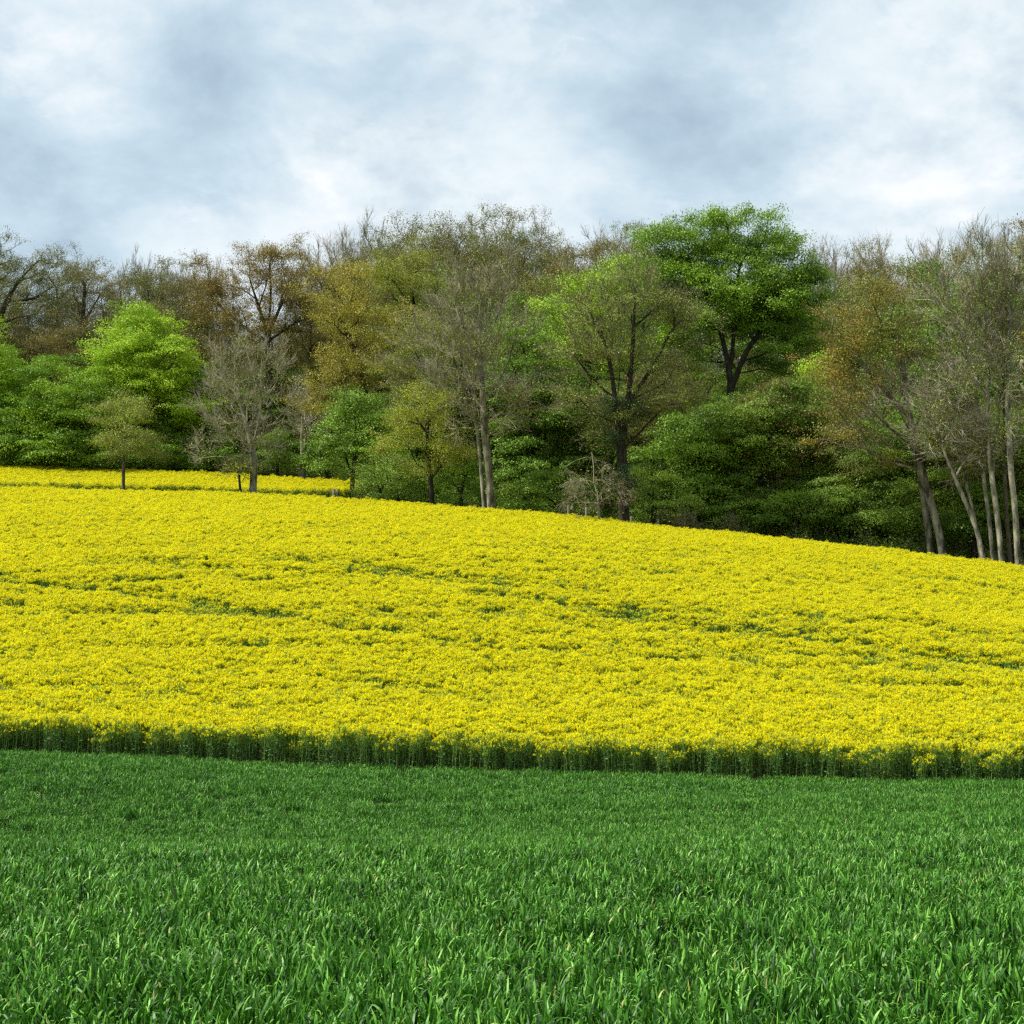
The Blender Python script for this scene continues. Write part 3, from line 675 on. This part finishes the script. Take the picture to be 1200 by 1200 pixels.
tree('field_maple', 'olive green small tree with bare stem left of the tallest leafless tree', 'tree', 507, 129.5, [[(505, 560), (500, 520), (500, 480)]],
     [(500, 480, 38, 32), (478, 515, 34, 24), (525, 520, 30, 26), (500, 545, 40, 14)], 'oak', 'yellowgreen', 'dark_bark', 'twig_brown', r0=.2, dens=1.2, cl=.8, leafk=.95, sizek=.85)
tree('leafy_shrub', 'dark leafy bush at the right end of the yellow strip', 'shrub', 445, 133.5, [[(445, 570), (448, 550)]],
     [(452, 555, 36, 20), (440, 575, 26, 10), (480, 565, 30, 18)], 'dense', 'understory', 'dark_bark', r0=.12, cl=.7, dens=1.3, sizek=.7)
tree('bare_tree', 'tallest leafless tree, grey brown trunk and pale twiggy crown, mid wood edge', 'tree', 577, 125.5, [[(572, 540), (567, 500), (565, 450), (562, 400), (561, 350), (560, 320)], [(566, 470), (590, 445), (598, 420)], [(566, 480), (545, 450), (530, 430)], [(566, 475), (600, 470), (612, 480)], [(564, 430), (545, 390), (530, 350)], [(563, 410), (585, 370), (592, 340)], [(567, 505), (543, 500), (532, 490)]],
     [(560, 330, 48, 34), (535, 370, 40, 36), (592, 365, 40, 38), (560, 400, 50, 34, 0, .7), (525, 430, 34, 26, 0, .6), (596, 450, 22, 34, 0, .5), (608, 478, 16, 10, 0, .7), (545, 490, 18, 14, 0, .5)], 'bare', 'mixbrown', 'grey_bark', 'twig_grey', r0=.29, dens=.55, leafk=3.0, trop=.35)
tree('slender_tree', 'slender pale stem close against the left side of the tallest leafless trunk', 'tree', 569, 126.5, [[(563, 540), (559, 500), (552, 470), (548, 440)]],
     [(540, 450, 24, 24), (550, 430, 20, 18)], 'bare', 'olive', 'pale_bark', 'twig_pale', r0=.14, dens=.6, leafk=1.4)
tree('beech_tree', 'mid green layered beech right of the tallest leafless tree', 'tree', 622, 137, [[(622, 500), (618, 430)]],
     [(608, 395, 34, 26), (628, 430, 38, 28), (605, 460, 38, 30), (648, 480, 40, 34), (615, 510, 46, 30), (640, 550, 50, 26), (600, 565, 36, 20)], 'beech', 'midgreen', 'dark_bark', r0=.4, dens=1.15)
tree('beech_tree', 'pale lime green tree showing through the branches of the spreading maple', 'tree', 688, 143, [[(688, 470), (690, 390)]],
     [(672, 365, 38, 38), (712, 345, 38, 36), (655, 415, 32, 34), (700, 410, 50, 40), (735, 320, 30, 22), (770, 400, 36, 40), (800, 450, 30, 26)], 'dense', 'lime', 'dark_bark', r0=.35, dens=.95, leafk=.8)
tree('maple_tree', 'spreading brown green maple with dark ivy covered trunk and many upright limbs', 'tree', 731, 121.5, [[(731, 570), (728, 525), (722, 480), (716, 430), (705, 380)], [(728, 520), (738, 460), (742, 400), (745, 350)], [(728, 530), (765, 490), (790, 465)], [(724, 500), (690, 480), (655, 475)], [(722, 470), (690, 440), (662, 400)], [(738, 470), (765, 430), (790, 380)], [(724, 470), (728, 400), (725, 350)]],
     [(700, 365, 40, 36), (745, 345, 44, 36), (680, 410, 36, 30), (785, 375, 36, 40), (730, 410, 52, 34), (775, 440, 44, 30), (665, 465, 34, 16), (700, 475, 36, 14), (790, 470, 34, 18), (740, 480, 40, 18), (690, 505, 30, 12)], 'sparse', 'mixbrown', 'dark_bark', 'twig_brown', r0=.38, dens=.9, leafk=1.0)
tree('ivy', 'dark ivy wrapped round the trunk of the spreading maple', 'ivy', 730, 121.0, [[(730, 580), (729, 540), (727, 500)]],
     [(728, 505, 15, 28), (730, 555, 13, 34), (720, 480, 14, 14), (742, 480, 10, 16)], 'dense', 'ivy', 'dark_bark', r0=.10, dens=1.4, cl=.45, spray=(.3, .3, .25), sizek=.6, up=.1, tl=.4)
tree('bare_shrub', 'pale dead branches drooping in a fan before the ivy covered trunk', 'shrub', 702, 119.8, [[(701, 575), (696, 545), (693, 528)], [(693, 529), (680, 540), (668, 560), (658, 585)], [(693, 530), (686, 560), (678, 596)], [(694, 532), (706, 556), (716, 590)], [(694, 534), (716, 546), (742, 572)], [(693, 532), (676, 536), (660, 548)]],
     [(668, 572, 14, 20), (686, 575, 18, 22), (708, 572, 18, 20), (730, 575, 16, 14)], 'bare', 'olive', 'pale_bark', 'twig_grey', r0=.09, dens=.8, leafk=.8, trop=-.6, cl=.6, tl=.8, rtip=.013, down=-.2)
tree('great_maple', 'largest rounded deep green tree rising above the skyline right of centre', 'tree', 858, 141, [[(858, 520), (857, 460), (854, 430)], [(857, 450), (848, 400), (830, 350)], [(857, 455), (875, 410), (900, 380)], [(856, 435), (862, 370), (865, 310)], [(870, 425), (905, 410), (935, 400)]],
     [(820, 278, 40, 26), (865, 275, 46, 26), (910, 300, 38, 26), (785, 300, 32, 26), (940, 340, 30, 30), (850, 325, 60, 34), (870, 345, 70, 50, 0, .5), (900, 360, 48, 34), (795, 350, 36, 28), (955, 320, 16, 16), (930, 400, 36, 26), (885, 430, 40, 14, 4), (800, 410, 26, 16, 2), (760, 272, 16, 12), (815, 385, 26, 18)], 'beech', 'biggreen', 'dark_bark', r0=.38, dens=1.35, flat=.6, cl=1.1, spray=(.44, .44, .17), up=1.0, leafk=1.05, droop=.25)
tree('beech_tree', 'dark green low beech with spreading tiers under the dark fork of the great maple', 'tree', 812, 128, [[(812, 560), (815, 510)]],
     [(815, 500, 40, 28), (790, 535, 44, 28), (840, 545, 44, 28), (800, 575, 50, 22), (850, 590, 40, 18)], 'beech', 'deep', 'dark_bark', r0=.3, dens=1.2)
tree('beech_tree', 'soft olive green beech below the right side of the great maple', 'tree', 905, 129, [[(905, 560), (905, 500)]],
     [(905, 470, 42, 34), (880, 500, 36, 28), (935, 510, 40, 34), (900, 545, 50, 28), (945, 570, 40, 28), (890, 590, 46, 20)], 'beech', 'understory', 'dark_bark', r0=.3, dens=1.15)
tree('beech_tree', 'bright lime beech top squeezed between the great maple and the orange oak', 'tree', 950, 134, [[(950, 530), (952, 470)]],
     [(952, 455, 26, 30), (940, 490, 30, 28)], 'beech', 'lime', 'dark_bark', r0=.25, dens=1.0)
# ---- right
tree('oak_tree', 'orange brown oak leaning left over the field with pale lower twigs', 'tree', 1106, 119.5, [[(1098, 610), (1085, 570), (1076, 535), (1066, 490), (1060, 440), (1055, 400)], [(1076, 530), (1045, 500), (1010, 490)], [(1066, 490), (1030, 450), (1005, 420)], [(1080, 550), (1045, 545), (1020, 535)], [(1063, 460), (1085, 410), (1090, 370)]],
     [(1000, 385, 36, 36), (1040, 350, 36, 30), (985, 430, 30, 30), (1030, 410, 44, 34), (1000, 470, 40, 26), (1060, 400, 32, 34), (1020, 330, 20, 16), (985, 515, 38, 20), (1025, 540, 36, 14)], 'oak', 'orange', 'grey_bark', 'twig_brown', r0=.29, dens=.85, leafk=.9)
tree('bare_tree', 'tangle of pale grey leafless branches in front of the orange oak', 'tree', 1092, 120.5, [[(1080, 560), (1068, 510), (1055, 480)], [(1068, 520), (1040, 500), (1020, 495)], [(1068, 510), (1085, 470), (1095, 440)]],
     [(1040, 480, 36, 28), (1080, 450, 36, 36), (1015, 500, 30, 18), (1070, 510, 34, 26), (1110, 480, 28, 30)], 'bare', 'olive', 'grey_bark', 'twig_pale', r0=.26, dens=.6, leafk=1.0, trop=.1)
tree('leaning_tree', 'thin pale trunk leaning left at the foot of the wood near the right edge', 'tree', 1154, 116.5, [[(1146, 620), (1130, 585), (1118, 560), (1108, 535), (1098, 500)]],
     [(1098, 490, 26, 26), (1115, 520, 28, 20), (1085, 465, 20, 22)], 'bare', 'olive', 'pale_bark', 'twig_pale', r0=.17, dens=.8, leafk=2.0, trop=.15)
tree('leaning_tree', 'thinnest whitish stem just right of the leaning pale trunk', 'tree', 1150, 118.5, [[(1142, 600), (1132, 570), (1122, 540), (1118, 500)]],
     [(1120, 500, 22, 24), (1130, 530, 18, 18)], 'bare', 'olive', 'pale_bark', 'twig_pale', r0=.11, dens=.9, leafk=2.0, trop=.2)
tree('ash_tree', 'tall pale ash with forked foot and fine brown twigs left of the picture edge', 'tree', 1174, 115.6, [[(1168, 600), (1161, 550), (1156, 500), (1158, 440), (1156, 380), (1150, 330)], [(1162, 560), (1168, 520), (1172, 450), (1168, 380)], [(1157, 470), (1130, 420), (1120, 370)]],
     [(1140, 332, 34, 34), (1120, 360, 34, 40), (1165, 350, 32, 50), (1130, 420, 38, 44), (1165, 440, 30, 50), (1120, 480, 26, 30), (1150, 310, 22, 20), (1150, 520, 26, 24)], 'bare', 'mixbrown', 'pale_bark', 'twig_pale', r0=.20, dens=.55, leafk=5, trop=.4)
tree('ash_tree', 'pale straight ash stem against the right edge of the picture', 'tree', 1192, 114.6, [[(1190, 600), (1184, 540), (1180, 470), (1182, 400), (1186, 340)], [(1183, 480), (1200, 420), (1206, 370)]],
     [(1185, 318, 28, 32), (1200, 340, 34, 44), (1195, 420, 34, 50), (1190, 500, 30, 36)], 'bare', 'mixbrown', 'pale_bark', 'twig_pale', r0=.21, dens=.55, leafk=5, trop=.4)
tree('slender_tree', 'slim pale pole stem just left of the forked ash', 'tree', 1164, 117.4, [[(1158, 600), (1150, 540), (1146, 480), (1138, 420)]],
     [(1135, 420, 22, 34), (1145, 380, 18, 24)], 'bare', 'mixbrown', 'pale_bark', 'twig_grey', r0=.15, dens=.6, leafk=4)
tree('slender_tree', 'slim dark stem between the forked ash and the straight ash', 'tree', 1183, 115.9, [[(1179, 600), (1176, 540), (1178, 470), (1172, 400)]],
     [(1172, 400, 20, 34), (1178, 360, 16, 20)], 'bare', 'mixbrown', 'brown_bark', 'twig_grey', r0=.15, dens=.6, leafk=4)
tree('bramble', 'low brown bramble thicket along the field edge right of the ivy covered trunk', 'shrub', 815, 122.5, [[(815, 612)]],
     [(790, 612, 26, 8), (820, 615, 30, 9), (850, 619, 26, 8)], 'bare', 'brownleaf', 'brown_bark', 'twig_brown', r0=.05, dens=1.4, leafk=1.5, cl=.5, tl=.6, rtip=.014)
tree('oak_tree', 'rusty brown tree top at the extreme right above the pale ashes', 'tree', 1222, 121, [[(1222, 500), (1218, 400), (1215, 330)]],
     [(1210, 285, 26, 30), (1235, 320, 36, 50), (1225, 400, 30, 50)], 'oak', 'goldbrown', 'dark_bark', 'twig_brown', r0=.4, dens=.8)
tree('beech_tree', 'fresh green beech seen through the pale ash twigs near the right edge', 'tree', 1120, 131, [[(1120, 520), (1118, 420)]],
     [(1105, 400, 40, 46), (1135, 460, 42, 46), (1085, 330, 30, 30), (1095, 500, 40, 34), (1130, 350, 30, 40)], 'dense', 'midgreen', 'dark_bark', r0=.35, dens=.8, leafk=.8)
tree('beech_tree', 'green beech behind the pale ashes at the right edge', 'tree', 1192, 129, [[(1192, 520), (1190, 420)]],
     [(1185, 400, 36, 46), (1200, 470, 40, 46), (1180, 540, 44, 30)], 'dense', 'midgreen', 'dark_bark', r0=.35, dens=.8, leafk=.8)
U = 'low beeches under the taller trees'
for px, Y, bl, lf, lab in [
    (1090, 123, [(1085, 570, 34, 22), (1070, 600, 40, 16), (1110, 600, 30, 16)], 'understory', 'low green beech behind the foot of the leaning orange oak'),
    (1140, 121.5, [(1140, 605, 34, 18), (1150, 580, 30, 20), (1120, 625, 26, 10)], 'midgreen', 'low beech boughs behind the leaning pale stems at right'),
    (1195, 119.5, [(1195, 610, 34, 22), (1205, 575, 30, 20)], 'understory', 'low beech boughs behind the feet of the pale ashes'),
    (1000, 124.5, [(1000, 570, 40, 24), (975, 600, 44, 18), (1025, 605, 36, 18), (1010, 545, 30, 18)], 'understory', 'low dark beech left of the leaning orange oak trunk'),
    (932, 125, [(930, 600, 40, 18), (955, 585, 34, 16)], 'deep', 'low dark beech boughs brushing the yellow field under the olive green beech'),
    (765, 126, [(768, 560, 32, 24), (775, 590, 40, 18)], 'understory', 'low tiered beech right of the ivy covered trunk'),
    (655, 128, [(655, 570, 36, 20), (640, 590, 40, 14)], 'deep', 'low dark beech left of the drooping dead branches'),
    (540, 131, [(540, 555, 32, 20), (548, 580, 30, 12)], 'deep', 'low dark beech just left of the tallest leafless trunk'),
    (612, 127, [(614, 585, 22, 12), (618, 575, 14, 12)], 'understory', 'small green bush right of the tallest leafless trunk'),
    (466, 136, [(462, 540, 28, 24), (480, 570, 34, 16)], 'deep', 'low dark beech below the golden olive oak'),
    (325, 160.5, [(325, 525, 30, 20), (300, 540, 30, 12), (345, 540, 24, 12)], 'understory', 'low green beech behind the solitary grey tree'),
    (385, 159, [(385, 530, 26, 20), (372, 545, 22, 12)], 'deep', 'low dark beech right of the pale broken snag'),
    (150, 160, [(150, 530, 50, 18), (110, 535, 36, 14)], 'deep', 'low dark boughs behind the small round olive tree'),
    (30, 160.5, [(15, 530, 40, 18), (50, 540, 30, 10)], 'deep', 'low dark boughs below the beeches at the left edge'),
    (255, 162, [(262, 535, 30, 16), (240, 542, 24, 10)], 'deep', 'low dark boughs left of the solitary grey tree')]:
    tree('low_beech', lab, 'tree', px, Y, [[(px, bl[0][1] + 8)]], bl, 'beech', lf, 'dark_bark', r0=.16, dens=1.35, cl=.9, group=U, sizek=.85)

# ---- skyline oaks read one by one
tree('oak_tree', 'dark limbed brown oak leaning right at the left end of the skyline', 'tree', -15, 172, [[(-12, 420), (0, 370), (20, 330), (45, 305)], [(-8, 400), (-10, 350), (-2, 310)], [(10, 355), (40, 350), (65, 335)]],
     [(0, 305, 26, 26), (35, 310, 26, 18), (55, 320, 24, 20), (65, 345, 24, 18), (30, 345, 34, 22), (-20, 330, 30, 36), (20, 380, 36, 20)], 'oak', 'olivebrown', 'dark_bark', 'twig_brown', r0=.55, dens=.75, leafk=.65)
tree('oak_tree', 'narrow dark stemmed oak with thin grey top, second from the left on the skyline', 'tree', 96, 174, [[(96, 430), (97, 370), (100, 330)], [(97, 380), (118, 345)]],
     [(105, 320, 24, 20), (90, 335, 20, 20), (120, 345, 22, 18), (112, 375, 28, 18), (80, 375, 20, 18)], 'oak', 'brownleaf', 'dark_bark', 'twig_grey', r0=.42, dens=.8, leafk=.55)
tree('oak_tree', 'golden brown round oak with dark forking limbs above the solitary grey tree', 'tree', 316, 168, [[(316, 470), (316, 400), (314, 380)], [(315, 395), (300, 350), (290, 320)], [(315, 390), (330, 355), (345, 330)], [(315, 400), (345, 378), (362, 365)], [(315, 385), (318, 340), (315, 305)], [(312, 400), (280, 380), (255, 355)]],
     [(330, 300, 34, 20), (295, 312, 34, 22), (262, 335, 26, 24), (345, 335, 26, 28), (310, 345, 44, 26), (355, 370, 24, 20), (265, 370, 30, 20), (240, 350, 18, 20), (300, 385, 50, 16), (240, 310, 14, 12)], 'oak', 'goldbrown', 'dark_bark', 'twig_brown', r0=.38, dens=.9, leafk=.85)

# ---- back rows: four kinds, copied over the hill
H0 = 24.0
def proto(name, blobs, kind, leaf, bark, twig, seed, **kw):
    paths = [[np.zeros(3), np.array([.2, 0, 6.5]), np.array([0, .2, 11])], [np.array([0, 0, 9.]), np.array([-2., .5, 13]), np.array([-3, 0, 17])], [np.array([0, 0, 9.5]), np.array([2., -.5, 14]), np.array([3, 0, 18])], [np.array([0, 0, 11.]), np.array([.3, .3, 20])]]
    return build_tree(name, None, paths, [(np.array(c, float), r, w_) for c, r, w_ in blobs], kind, M[leaf], M[bark], M[twig], seed=seed, r0=.5, **kw)
shape_a = [((0, 0, 19), (4.5, 4.5, 4.6), 1), ((-3.5, 1, 15.5), (3.5, 3.5, 3.5), 1), ((3.5, -1, 16), (3.5, 3.5, 3.5), 1), ((0, 0, 12), (4.5, 4.5, 3), .8), ((1, 0, 7.5), (4, 4, 2.6), .6)]
shape_b = [((-1.5, 0, 20), (3.2, 3.4, 3.8), 1), ((2.5, 0, 18), (3, 3, 3.6), 1), ((0, 0, 14.5), (4.4, 4.4, 3.6), 1), ((-2, 0, 10.5), (3.5, 3.5, 2.5), .7), ((0, .5, 6.5), (4, 4, 2.6), .6)]
PRO = {
 'brown': [proto('back_oak', s_, 'oak', 'brownleaf', 'dark_bark', 'twig_brown', 900 + i, leafk=.62, dens=.8) for i, s_ in enumerate((shape_a, shape_b))],
 'olive': [proto('back_oak', s_, 'oak', 'olivebrown', 'dark_bark', 'twig_brown', 910 + i, leafk=.75, dens=.85) for i, s_ in enumerate((shape_b, shape_a))],
 'bare':  [proto('back_bare', s_, 'bare', 'brownleaf', 'grey_bark', 'twig_grey', 920 + i, leafk=1.2, dens=.62, sub=1, trop=.4) for i, s_ in enumerate((shape_a, shape_b))],
 'green': [proto('back_green', s_, 'dense', 'midgreen', 'dark_bark', 'twig_brown', 930 + i, leafk=.6, dens=.7) for i, s_ in enumerate((shape_b,))],
}
WORD = {'brown': ('oak_tree', 'brown budding'), 'olive': ('oak_tree', 'olive brown'), 'bare': ('bare_tree', 'grey leafless'), 'green': ('leafy_tree', 'green leafed')}
SKY = [ (800, 315, 172, 'olive', 1, 'hidden mostly by the left half of the great maple'), (838, 330, 168, 'green', 1, 'seen between the left limbs of the great maple'), (880, 325, 170, 'olive', 1, 'seen between the right limbs of the great maple'),
 (925, 318, 166, 'green', 1, 'behind the right edge of the great maple'), (288, 385, 175, 'olive', 1, 'under the forking limbs of the golden brown oak'), (335, 372, 177, 'brown', 1, 'right of the bole of the golden brown oak'),
 # px, top y, Y, kind, width factor, where it stands (completes the label)
 (62, 298, 182, 'olive', .9, 'filling the gap between the first two skyline oaks'), (135, 312, 186, 'brown', .85, 'low on the skyline between the narrow oak and the pale tuft'),
 (163, 293, 190, 'bare', .55, 'forming a small pale tuft above the lime green beech'), (180, 306, 180, 'olive', .9, 'directly behind the point of the lime green beech'),
 (202, 304, 188, 'bare', .8, 'at the dip in the skyline left of the golden brown oak'), (228, 318, 178, 'brown', .8, 'low against the left flank of the golden brown oak'),
 (240, 300, 184, 'bare', .6, 'poking out at the upper left of the golden brown oak'), (372, 300, 182, 'brown', .9, 'just right of the golden brown oak'),
 (385, 274, 190, 'bare', .8, 'purplish at the skyline right of the golden brown oak'), (412, 285, 186, 'brown', .8, 'between the two bare tops on the skyline left of centre'),
 (440, 254, 194, 'bare', .85, 'with the highest pale bare top left of centre'), (470, 275, 184, 'olive', .8, 'behind the top of the yellow green oak'),
 (498, 252, 190, 'olive', 1.15, 'with dense flat skyline top left of the tallest leafless tree'), (535, 256, 188, 'brown', .9, 'immediately left of the highest middle crown'),
 (565, 246, 184, 'olive', .95, 'forming the highest crown above the tallest leafless tree'), (588, 262, 180, 'olive', .75, 'right shoulder of the highest middle crown'),
 (615, 256, 190, 'olive', .75, 'with a round airy top right of the highest middle crown'), (650, 276, 184, 'brown', .9, 'low and round above the mid green layered beech'),
 (672, 284, 176, 'brown', .9, 'above the pale lime green tree'), (700, 272, 188, 'bare', .8, 'with thin twigs on the skyline left of the great maple'),
 (722, 275, 182, 'brown', .85, 'touching the left side of the great maple'), (748, 262, 178, 'olive', .7, 'tucked behind the upper left of the great maple'),
 (962, 290, 172, 'bare', .8, 'touching the right side of the great maple'), (985, 280, 176, 'bare', .8, 'on the skyline right of the great maple'),
 (1012, 290, 168, 'olive', .75, 'behind the top of the orange oak'), (1022, 277, 178, 'bare', .7, 'with a spiky top above the orange oak'),
 (1048, 300, 166, 'brown', .7, 'right behind the upper right of the orange oak'), (1075, 289, 172, 'bare', .8, 'on the skyline between the orange oak and the pale ashes'),
 (1100, 300, 160, 'brown', .8, 'left of the pale ash crowns'), (1128, 282, 158, 'bare', .8, 'behind the left of the pale ash crowns'), (1165, 276, 156, 'brown', .8, 'behind the top of the pale ashes'),
 (1205, 276, 160, 'bare', .9, 'at the right end of the skyline'), (30, 345, 176, 'brown', .9, 'under the leaning limbs of the left end oak'), (-20, 300, 186, 'olive', 1, 'half out of the picture behind the left end oak'),
 (150, 350, 176, 'brown', 1, 'in shade behind the lime green beech'), (75, 372, 170, 'brown', .9, 'in shade behind the broad bright beech'), (205, 360, 172, 'olive', 1, 'in shade behind the right shoulder of the lime green beech'),
 (255, 405, 171, 'olive', .9, 'behind the left of the solitary grey tree'), (330, 410, 173, 'green', .9, 'behind the right of the solitary grey tree'), (360, 350, 172, 'brown', .9, 'between the golden brown and golden olive oaks'),
 (450, 300, 176, 'olive', .9, 'behind the upper left of the yellow green oak'), (540, 310, 172, 'green', 1, 'behind the left of the tallest leafless crown'), (590, 315, 170, 'olive', 1, 'behind the right of the tallest leafless crown'),
 (640, 320, 168, 'green', 1, 'above and behind the mid green layered beech'), (690, 318, 166, 'olive', .9, 'behind the top of the pale lime green tree'), (760, 320, 162, 'green', .9, 'between the pale lime green tree and the great maple'),
 (810, 400, 158, 'green', .9, 'behind the left underside of the great maple'), (900, 410, 156, 'olive', .9, 'behind the right underside of the great maple'), (975, 340, 160, 'olive', .9, 'between the great maple and the orange oak'),
 (1060, 350, 150, 'green', .9, 'behind the middle of the orange oak'), (1150, 340, 148, 'olive', .9, 'in the depth behind the pale ash stems'), (1110, 390, 146, 'green', .9, 'in the depth behind the leaning pale trunk')]
GRP = 'trees on the wooded hill behind the front row'
for i, (px, top, Y, kd, wf, where) in enumerate(SKY):
    ms_ = PRO[kd][i % len(PRO[kd])]; base = at(px, 600, Y); base[2] = float(ground(base[0], Y)) - .2
    H = (at(px, top, Y)[2] - base[2]) * (.94 if kd == 'bare' else 1); s = H / H0; sx = wf * (s * .45 + .62)
    place(WORD[kd][0], '%s tree %s' % (WORD[kd][1], where), 'tree', tuple(base), ms_, GRP, rz=i * 2.39, scl=(sx, sx, s))
# deeper wood: nothing in the photo tells these apart
k = 0
for row, (Y0, n_) in enumerate(((192, 18), (206, 16), (150, 20), (222, 14), (165, 18))):
    for j in range(n_):
        px = -120 + (j + .5 + RNG.uniform(-.3, .3)) * 1440 / n_; Y = Y0 + RNG.uniform(-5, 5)
        if row in (2, 4): Y = max(float(wood_edge(np.array([(px - 600) / F * 150]))) + (9 if row == 2 else 20) + RNG.uniform(0, 6), 0)
        kd = ('green', 'olive', 'green', 'brown', 'green')[k % 5]; ms_ = PRO[kd][k % len(PRO[kd])]
        base = at(px, 600, Y); base[2] = float(ground(base[0], Y)) - .2
        H = {0: 17, 1: 16, 2: 14, 3: 15, 4: 16}[row] * RNG.uniform(.85, 1.1); s = H / H0; sx = .95
        place(WORD[kd][0], 'brown wood tree hidden deep behind the front trees', 'tree', tuple(base), ms_, 'inner trees of the wood', rz=k * 1.7, scl=(sx, sx, s)); k += 1

# ------------------------------------------------------------------ fence posts at the field's far edge
mp_ = bark_mat('weathered_wood', (.10, .085, .065), (.30, .27, .22), scale=12)
def post(px, top, dY, lab):
    top -= 8
    d_ = ray_dir(px, top); Y = 120.0
    for _ in range(20): Y = float(back_edge((px - 600) / F * Y)) + dY
    foot = at(px, top, Y); gz = float(ground(foot[0], Y)); h = max(1.1, min(2.7, foot[2] - gz))
    g = Geo(); k = 8; th = np.arange(k) * 2 * math.pi / k; rings = []
    for z, r in ((-.3, .095), (.1, .092), (h * .6, .088), (h - .05, .085), (h, .06), (h + .02, .001)):
        rings.append(np.column_stack([np.cos(th) * r * (1 + .06 * np.sin(th * 3)), np.sin(th) * r, np.full(k, z)]))
    V = np.concatenate(rings); j = np.arange(k); Qs = [np.stack([a * k + j, a * k + (j + 1) % k, (a + 1) * k + (j + 1) % k, (a + 1) * k + j], -1) for a in range(5)]
    g.add(V, np.concatenate(Qs), 0)
    add('fence_post', g.mesh('fence_post', [mp_], True), loc=(foot[0], Y, gz), label=lab, category='fence post', group='weathered posts along the far edge of the field')
post(391, 580, 1.2, 'short grey fence post in the gap beside the right end of the yellow strip')
post(395, 582, 1.4, 'thinner grey fence post right beside the one at the end of the yellow strip')
post(666, 600, 1.2, 'grey fence post at the field edge left of the drooping dead branches')
post(687, 603, 1.2, 'grey fence post under the drooping dead branches')
post(740, 613, 1.2, 'grey fence post at the foot of the ivy covered trunk')
post(771, 616, 1.2, 'grey fence post right of the ivy covered trunk, rightmost of the posts')
print('polys', sum(len(o.data.polygons) for o in SC.objects if o.type == 'MESH'))
